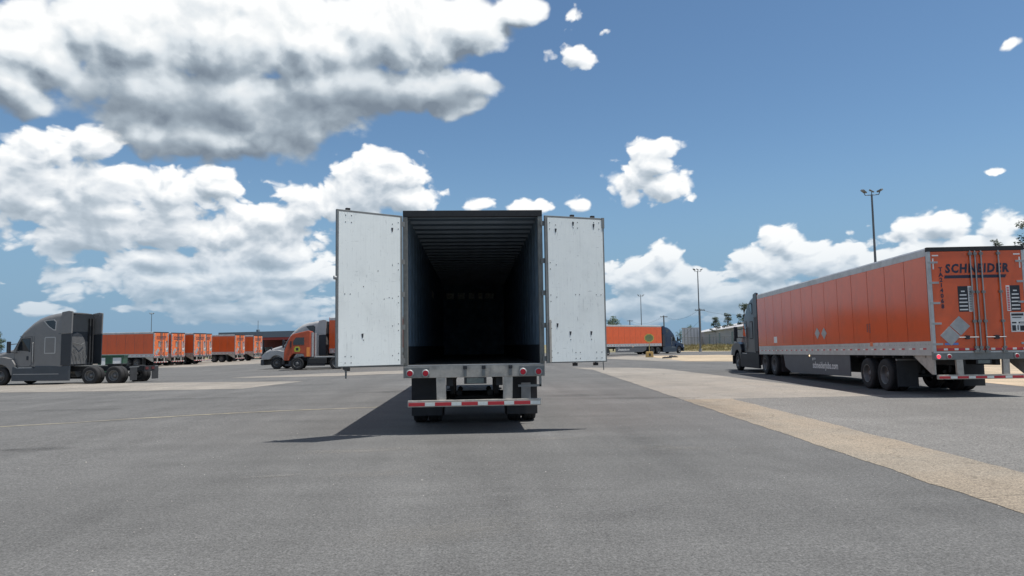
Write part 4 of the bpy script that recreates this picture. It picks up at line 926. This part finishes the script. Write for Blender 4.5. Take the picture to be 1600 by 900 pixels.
# ------------------------------------------------------------------ sign with yellow block
g = gnd(1015, 558.3)
sg = empty('traffic_sign', 'green and yellow sign on a post set in a yellow concrete block', 'sign', (g.x, g.y, 0.01), math.radians(-8))
YEL = mat('yellow_block_paint', (0.52, 0.34, 0.12), 0.8, var=0.25, vscale=6, dirt=((0.35, 0.30, 0.22), 0.5))
MB().prism([(-0.42, 0), (0.42, 0), (0.36, 0.62), (-0.36, 0.62)], 'y', -0.38, 0.38).build('block', YEL, sg, bevel=0.04)
MB().prism([(-0.10, 0.15), (0.10, 0.15), (0.10, 0.42), (-0.10, 0.42)], 'y', -0.39, -0.379).build('block_slot', SIGNK, sg)
MB().cyl((0, 0, 0.6), (0, 0, 2.55), 0.045, n=10).build('post', mat('faded_yellow_post', (0.40, 0.34, 0.16), 0.7), sg)
hx = [(0.56*math.cos(t), 2.15+0.50*math.sin(t)) for t in [math.pi/8+math.pi/4*k for k in range(8)]]
f = MB().prism(hx, 'y', -0.075, -0.046).build('sign_face', mat('green_sign_face', (0.20, 0.27, 0.13), 0.5, var=0.2), sg)
ho = hx; hi = [(x*0.82, 2.15+(z-2.15)*0.82) for (x, z) in hx]; rb = MB()
for i in range(8):
    j = (i+1) % 8; rb.add([(ho[i][0], -0.079, ho[i][1]), (ho[j][0], -0.079, ho[j][1]), (hi[j][0], -0.079, hi[j][1]), (hi[i][0], -0.079, hi[i][1])], [(0, 1, 2, 3)])
rb.build('sign_border', mat('yellow_sign_border', (0.62, 0.48, 0.10), 0.5), f)
for (x, y, s, lb) in ((1042, 560, 1.0, 'longest torn black tyre strip lying at the sand island edge'), (1049, 558, 0.6, 'smallest black tyre scrap between the two larger scraps'), (1053.5, 558.5, 0.8, 'middle-sized black tyre scrap farthest from the yellow block')):
    q = gnd(x, y); m_ = MB(); k = 9
    rg = []
    for zz, rr in ((0, 1.0), (0.10, 0.85), (0.14, 0.3)): rg.append([(rr*s*0.55*math.cos(2*math.pi*i/k)*(1+0.25*math.sin(3.1*i)), rr*s*0.16*math.sin(2*math.pi*i/k), zz*(1+0.3*math.sin(2*i))) for i in range(k)])
    tag(m_.loft(rg, closed=True).build('rubber_scrap', RUBBER, loc=(q.x, q.y, 0.012)), lb, 'tyre scrap', 'tyre scraps by the sand island')

# ------------------------------------------------------------------ warehouse, fence and bank on the right
P0 = at(1178, 500, 150); P1 = at(1071, 524, 330); P0 = Vector((P0.x, P0.y, 0)); P1 = Vector((P1.x, P1.y, 0))
u = (P0-P1).normalized(); n = Vector((-u.y, u.x, 0)); ln = (P0-P1).length; 
wh = empty('warehouse', 'long grey corrugated warehouse with pale rust-streaked roof behind the fence', 'building', (P1.x, P1.y, 0), math.atan2(u.y, u.x))
EV = 5.2
MB().box(0, ln, 0, 0.3, 0, EV).build('front_wall', mat('grey_cladding', (0.40, 0.40, 0.42), 0.6, var=0.1), wh)
rb = MB()
for i in range(int(ln/0.9)): rb.box(i*0.9, i*0.9+0.25, -0.08, -0.001, 0, EV-0.05)
rb.build('cladding_ribs', mat('pale_cladding', (0.46, 0.46, 0.48), 0.6), wh)['kind'] = 'stuff'
MB().prism([(-0.5, EV), (16, EV+3.6), (32, EV), (32, EV-0.2), (-0.5, EV-0.2)], 'x', -0.3, ln+0.3).build('roof', mat('pale_roof_metal', (0.52, 0.51, 0.50), 0.5, 0.1, var=0.08, vscale=0.2, dirt=((0.28, 0.13, 0.10), 0.8), dscale=0.06), wh)
MB().prism([(0, 0), (0, EV), (16, EV+3.5), (32, EV), (32, 0)], 'x', ln-0.3, ln).build('gable_wall', mat('grey_cladding', (0.40, 0.40, 0.42)), wh)
for i in range(4): MB().box(ln-8-i*26, ln-4.5-i*26, -0.1, -0.003, 1.2, 4.2).build('bay_door', mat('teal_door', (0.10, 0.15, 0.16), 0.6), wh)
q = at(1067, 524, 250); bb = empty('storage_block', 'pale lilac-grey storage block beyond the blue truck cab', 'building', (q.x, q.y, 0), math.radians(-15))
LIL = mat('lilac_grey_wall', (0.55, 0.55, 0.60), 0.7, var=0.06)
MB().box(0, 5.6, 0, 10, 0, 6.6).build('wall', LIL, bb)
for i in range(5): MB().box(0.4+i*1.1, 0.7+i*1.1, -0.06, -0.001, 0.5, 6.3).build('rib', mat('dark_rib', (0.35, 0.35, 0.38), 0.7), bb)
MB().box(-0.2, 5.8, -0.2, 10.2, 6.601, 6.8).build('roof', LIL, bb)
# fence
FA, FB = at(1066, 540, 146), at(1215, 540, 128); FA.z = FB.z = 0; u = (FB-FA).normalized(); ln = (FB-FA).length
fe = empty('chain_link_fence', 'grey chain link fence along the top of the dry grass bank', 'fence', (FA.x, FA.y, 0.55), math.atan2(u.y, u.x))
GALV = mat('fence_wire', (0.20, 0.205, 0.21), 0.5, 0.4)
for i in range(int(ln/2.6)+1): MB().cyl((i*2.6, 0, 0), (i*2.6, 0, 2.1), 0.045, n=8).build('fence_post', GALV, fe)
MB().cyl((0, 0, 2.06), (ln, 0, 2.06), 0.03, n=6).build('top_rail', GALV, fe)
ms = MB(); k = 0
while k*0.17 < ln:
    for sg_ in (-1, 1):
        x0 = k*0.17; x1 = x0+sg_*2.0
        if 0 <= x1 <= ln: ms.add([(x0-0.006, 0, 0.05), (x0+0.006, 0, 0.05), (x1+0.006, 0, 2.05), (x1-0.006, 0, 2.05)], [(0, 1, 2, 3)])
    k += 1
ms.build('wire_mesh', GALV, fe)['kind'] = 'stuff'
bk = MB(); 
rings = []
for i in range(25):
    c = FA.lerp(FB, i/24*1.25-0.1); w = Vector((u.y, -u.x, 0))
    hgt = 0.75+0.25*math.sin(i*1.3)+0.15*math.sin(i*2.9)
    rings.append([tuple(c+w*13+Vector((0, 0, -0.05))), tuple(c+w*8+Vector((0, 0, hgt*0.35))), tuple(c+w*3+Vector((0, 0, hgt*0.9))), tuple(c+w*0+Vector((0, 0, hgt))), tuple(c-w*6+Vector((0, 0, hgt*0.8)))])
o = bk.loft(rings, cap0=False, cap1=False).build('grass_bank', MATS['dry_soil']); o['kind'] = 'structure'
gr = MB(); rnd = random.Random(3)
for i in range(5200):
    t = rnd.random()*1.2-0.08; d = rnd.random()*11.5; c = FA.lerp(FB, t) + Vector((u.y, -u.x, 0))*d
    z = 0.85*max(0, 1-d/11.5)**0.8; h = rnd.uniform(0.2, 0.75)*(1.0 if d < 7 else 0.6); a = rnd.random()*3.1; w = rnd.uniform(0.03, 0.09)
    dx, dy = math.cos(a)*w, math.sin(a)*w; l = Vector((rnd.uniform(-.2, .2), rnd.uniform(-.2, .2), h))
    gr.add([(c.x-dx, c.y-dy, z-0.05), (c.x+dx, c.y+dy, z-0.05), tuple(Vector((c.x, c.y, z))+l)], [(0, 1, 2)])
o = gr.build('dry_grass', mat('straw_grass', (0.30, 0.24, 0.10), 0.9, var=0.5, vscale=0.5, dirt=((0.09, 0.13, 0.04), 0.9), dscale=0.15)); o['kind'] = 'stuff'; o['label'] = 'dry yellow grass growing on the bank below the fence'; o['category'] = 'grass'

# ------------------------------------------------------------------ trees
LEAF = mat('dark_leaf', (0.040, 0.070, 0.030), 0.7, var=0.45, vscale=0.8); NEEDLE = mat('pine_needle', (0.030, 0.052, 0.030), 0.7, var=0.45, vscale=0.8); BARK = mat('bark', (0.09, 0.07, 0.055), 0.9, var=0.3)
def tree(name, label, base, h, rad, pine, seed, n=2600, group=None, low=0.35):
    r = random.Random(seed); R = empty(name, label, 'tree', base, 0, group)
    tk = MB().cyl((0, 0, 0), (0.1, 0, h*0.55), h*0.022, h*0.014, n=8).cyl((0.1, 0, h*0.55), (0, 0.1, h*0.96), h*0.014, h*0.004, n=8)
    cl = []
    for i in range(26 if pine else 20):
        t = r.random(); a = r.random()*6.28
        if pine:
            zz = h*(low+(1-low)*t); rr = rad*(1-0.72*t)*r.uniform(0.35, 1.0); s = rad*r.uniform(0.20, 0.36)
        else:
            zz = h*(low+(0.95-low)*t); rr = rad*math.sin(math.pi*(0.15+0.75*t))*r.uniform(0.2, 0.85); s = rad*r.uniform(0.28, 0.5)
        c = Vector((rr*math.cos(a), rr*math.sin(a), zz)); cl.append((c, s))
        tk.cyl((0.05, 0.05, zz*0.86), tuple(c), h*0.006, h*0.002, n=5)
    tk.build('trunk', BARK, R); cr = MB()
    for i in range(n):
        c, s = cl[i % len(cl)]; d = Vector((r.gauss(0, 1), r.gauss(0, 1), r.gauss(0, 1)*(0.45 if pine else 0.75))).normalized()*s*r.random()**0.4; p = c+d
        w = rad*0.055*r.uniform(0.6, 1.5); a = Vector((r.uniform(-1, 1), r.uniform(-1, 1), r.uniform(-.6, .6))).normalized()*w; b = a.orthogonal().normalized()*w*r.uniform(.5, 1)
        cr.add([tuple(p-a), tuple(p+b), tuple(p+a), tuple(p-b*0.6)], [(0, 1, 2, 3)])
    cr.build('crown', NEEDLE if pine else LEAF, R); return R
def tree_px(name, label, px, py, Y, rpx, pine, seed, **k):
    t = at(px, py, Y); z0 = zg(t.x); tree(name, label, (t.x, t.y, z0), t.z-z0, rpx*Y/CAM_F, pine, seed, **k)
tree_px('broadleaf_tree', 'round green tree behind the sunlit orange trailer', 957, 496, 150, 17, False, 1)
tree_px('pine_tree', 'short pine rising over the warehouse roof beside the thin trunk', 1118, 496, 215, 10, True, 2, low=0.55)
tree_px('pine_tree', 'open-crowned pine between the short pine and the tall pine', 1136, 489, 215, 10, True, 3, low=0.5)
tree_px('pine_tree', 'tallest pine standing beside the black truck roof', 1162, 474, 205, 16, True, 4, low=0.45)
tree_px('pine_tree', 'pine top showing just over the roof of trailer TA214068', 1556, 375, 75, 22, True, 5)
tree_px('pine_tree', 'tall pine standing beyond the roof corner of trailer TA214068', 1606, 345, 72, 34, True, 6)
tree_px('broadleaf_tree', 'dark tree beyond the pale blue van', -8, 520, 150, 16, False, 7)
tree_px('broadleaf_tree', 'low scrubby tree between storage block and warehouse', 1079, 509, 300, 12, False, 8)
tree_px('broadleaf_tree', 'distant low tree behind the blue truck roof', 1062, 514, 320, 8, False, 9, n=1200)
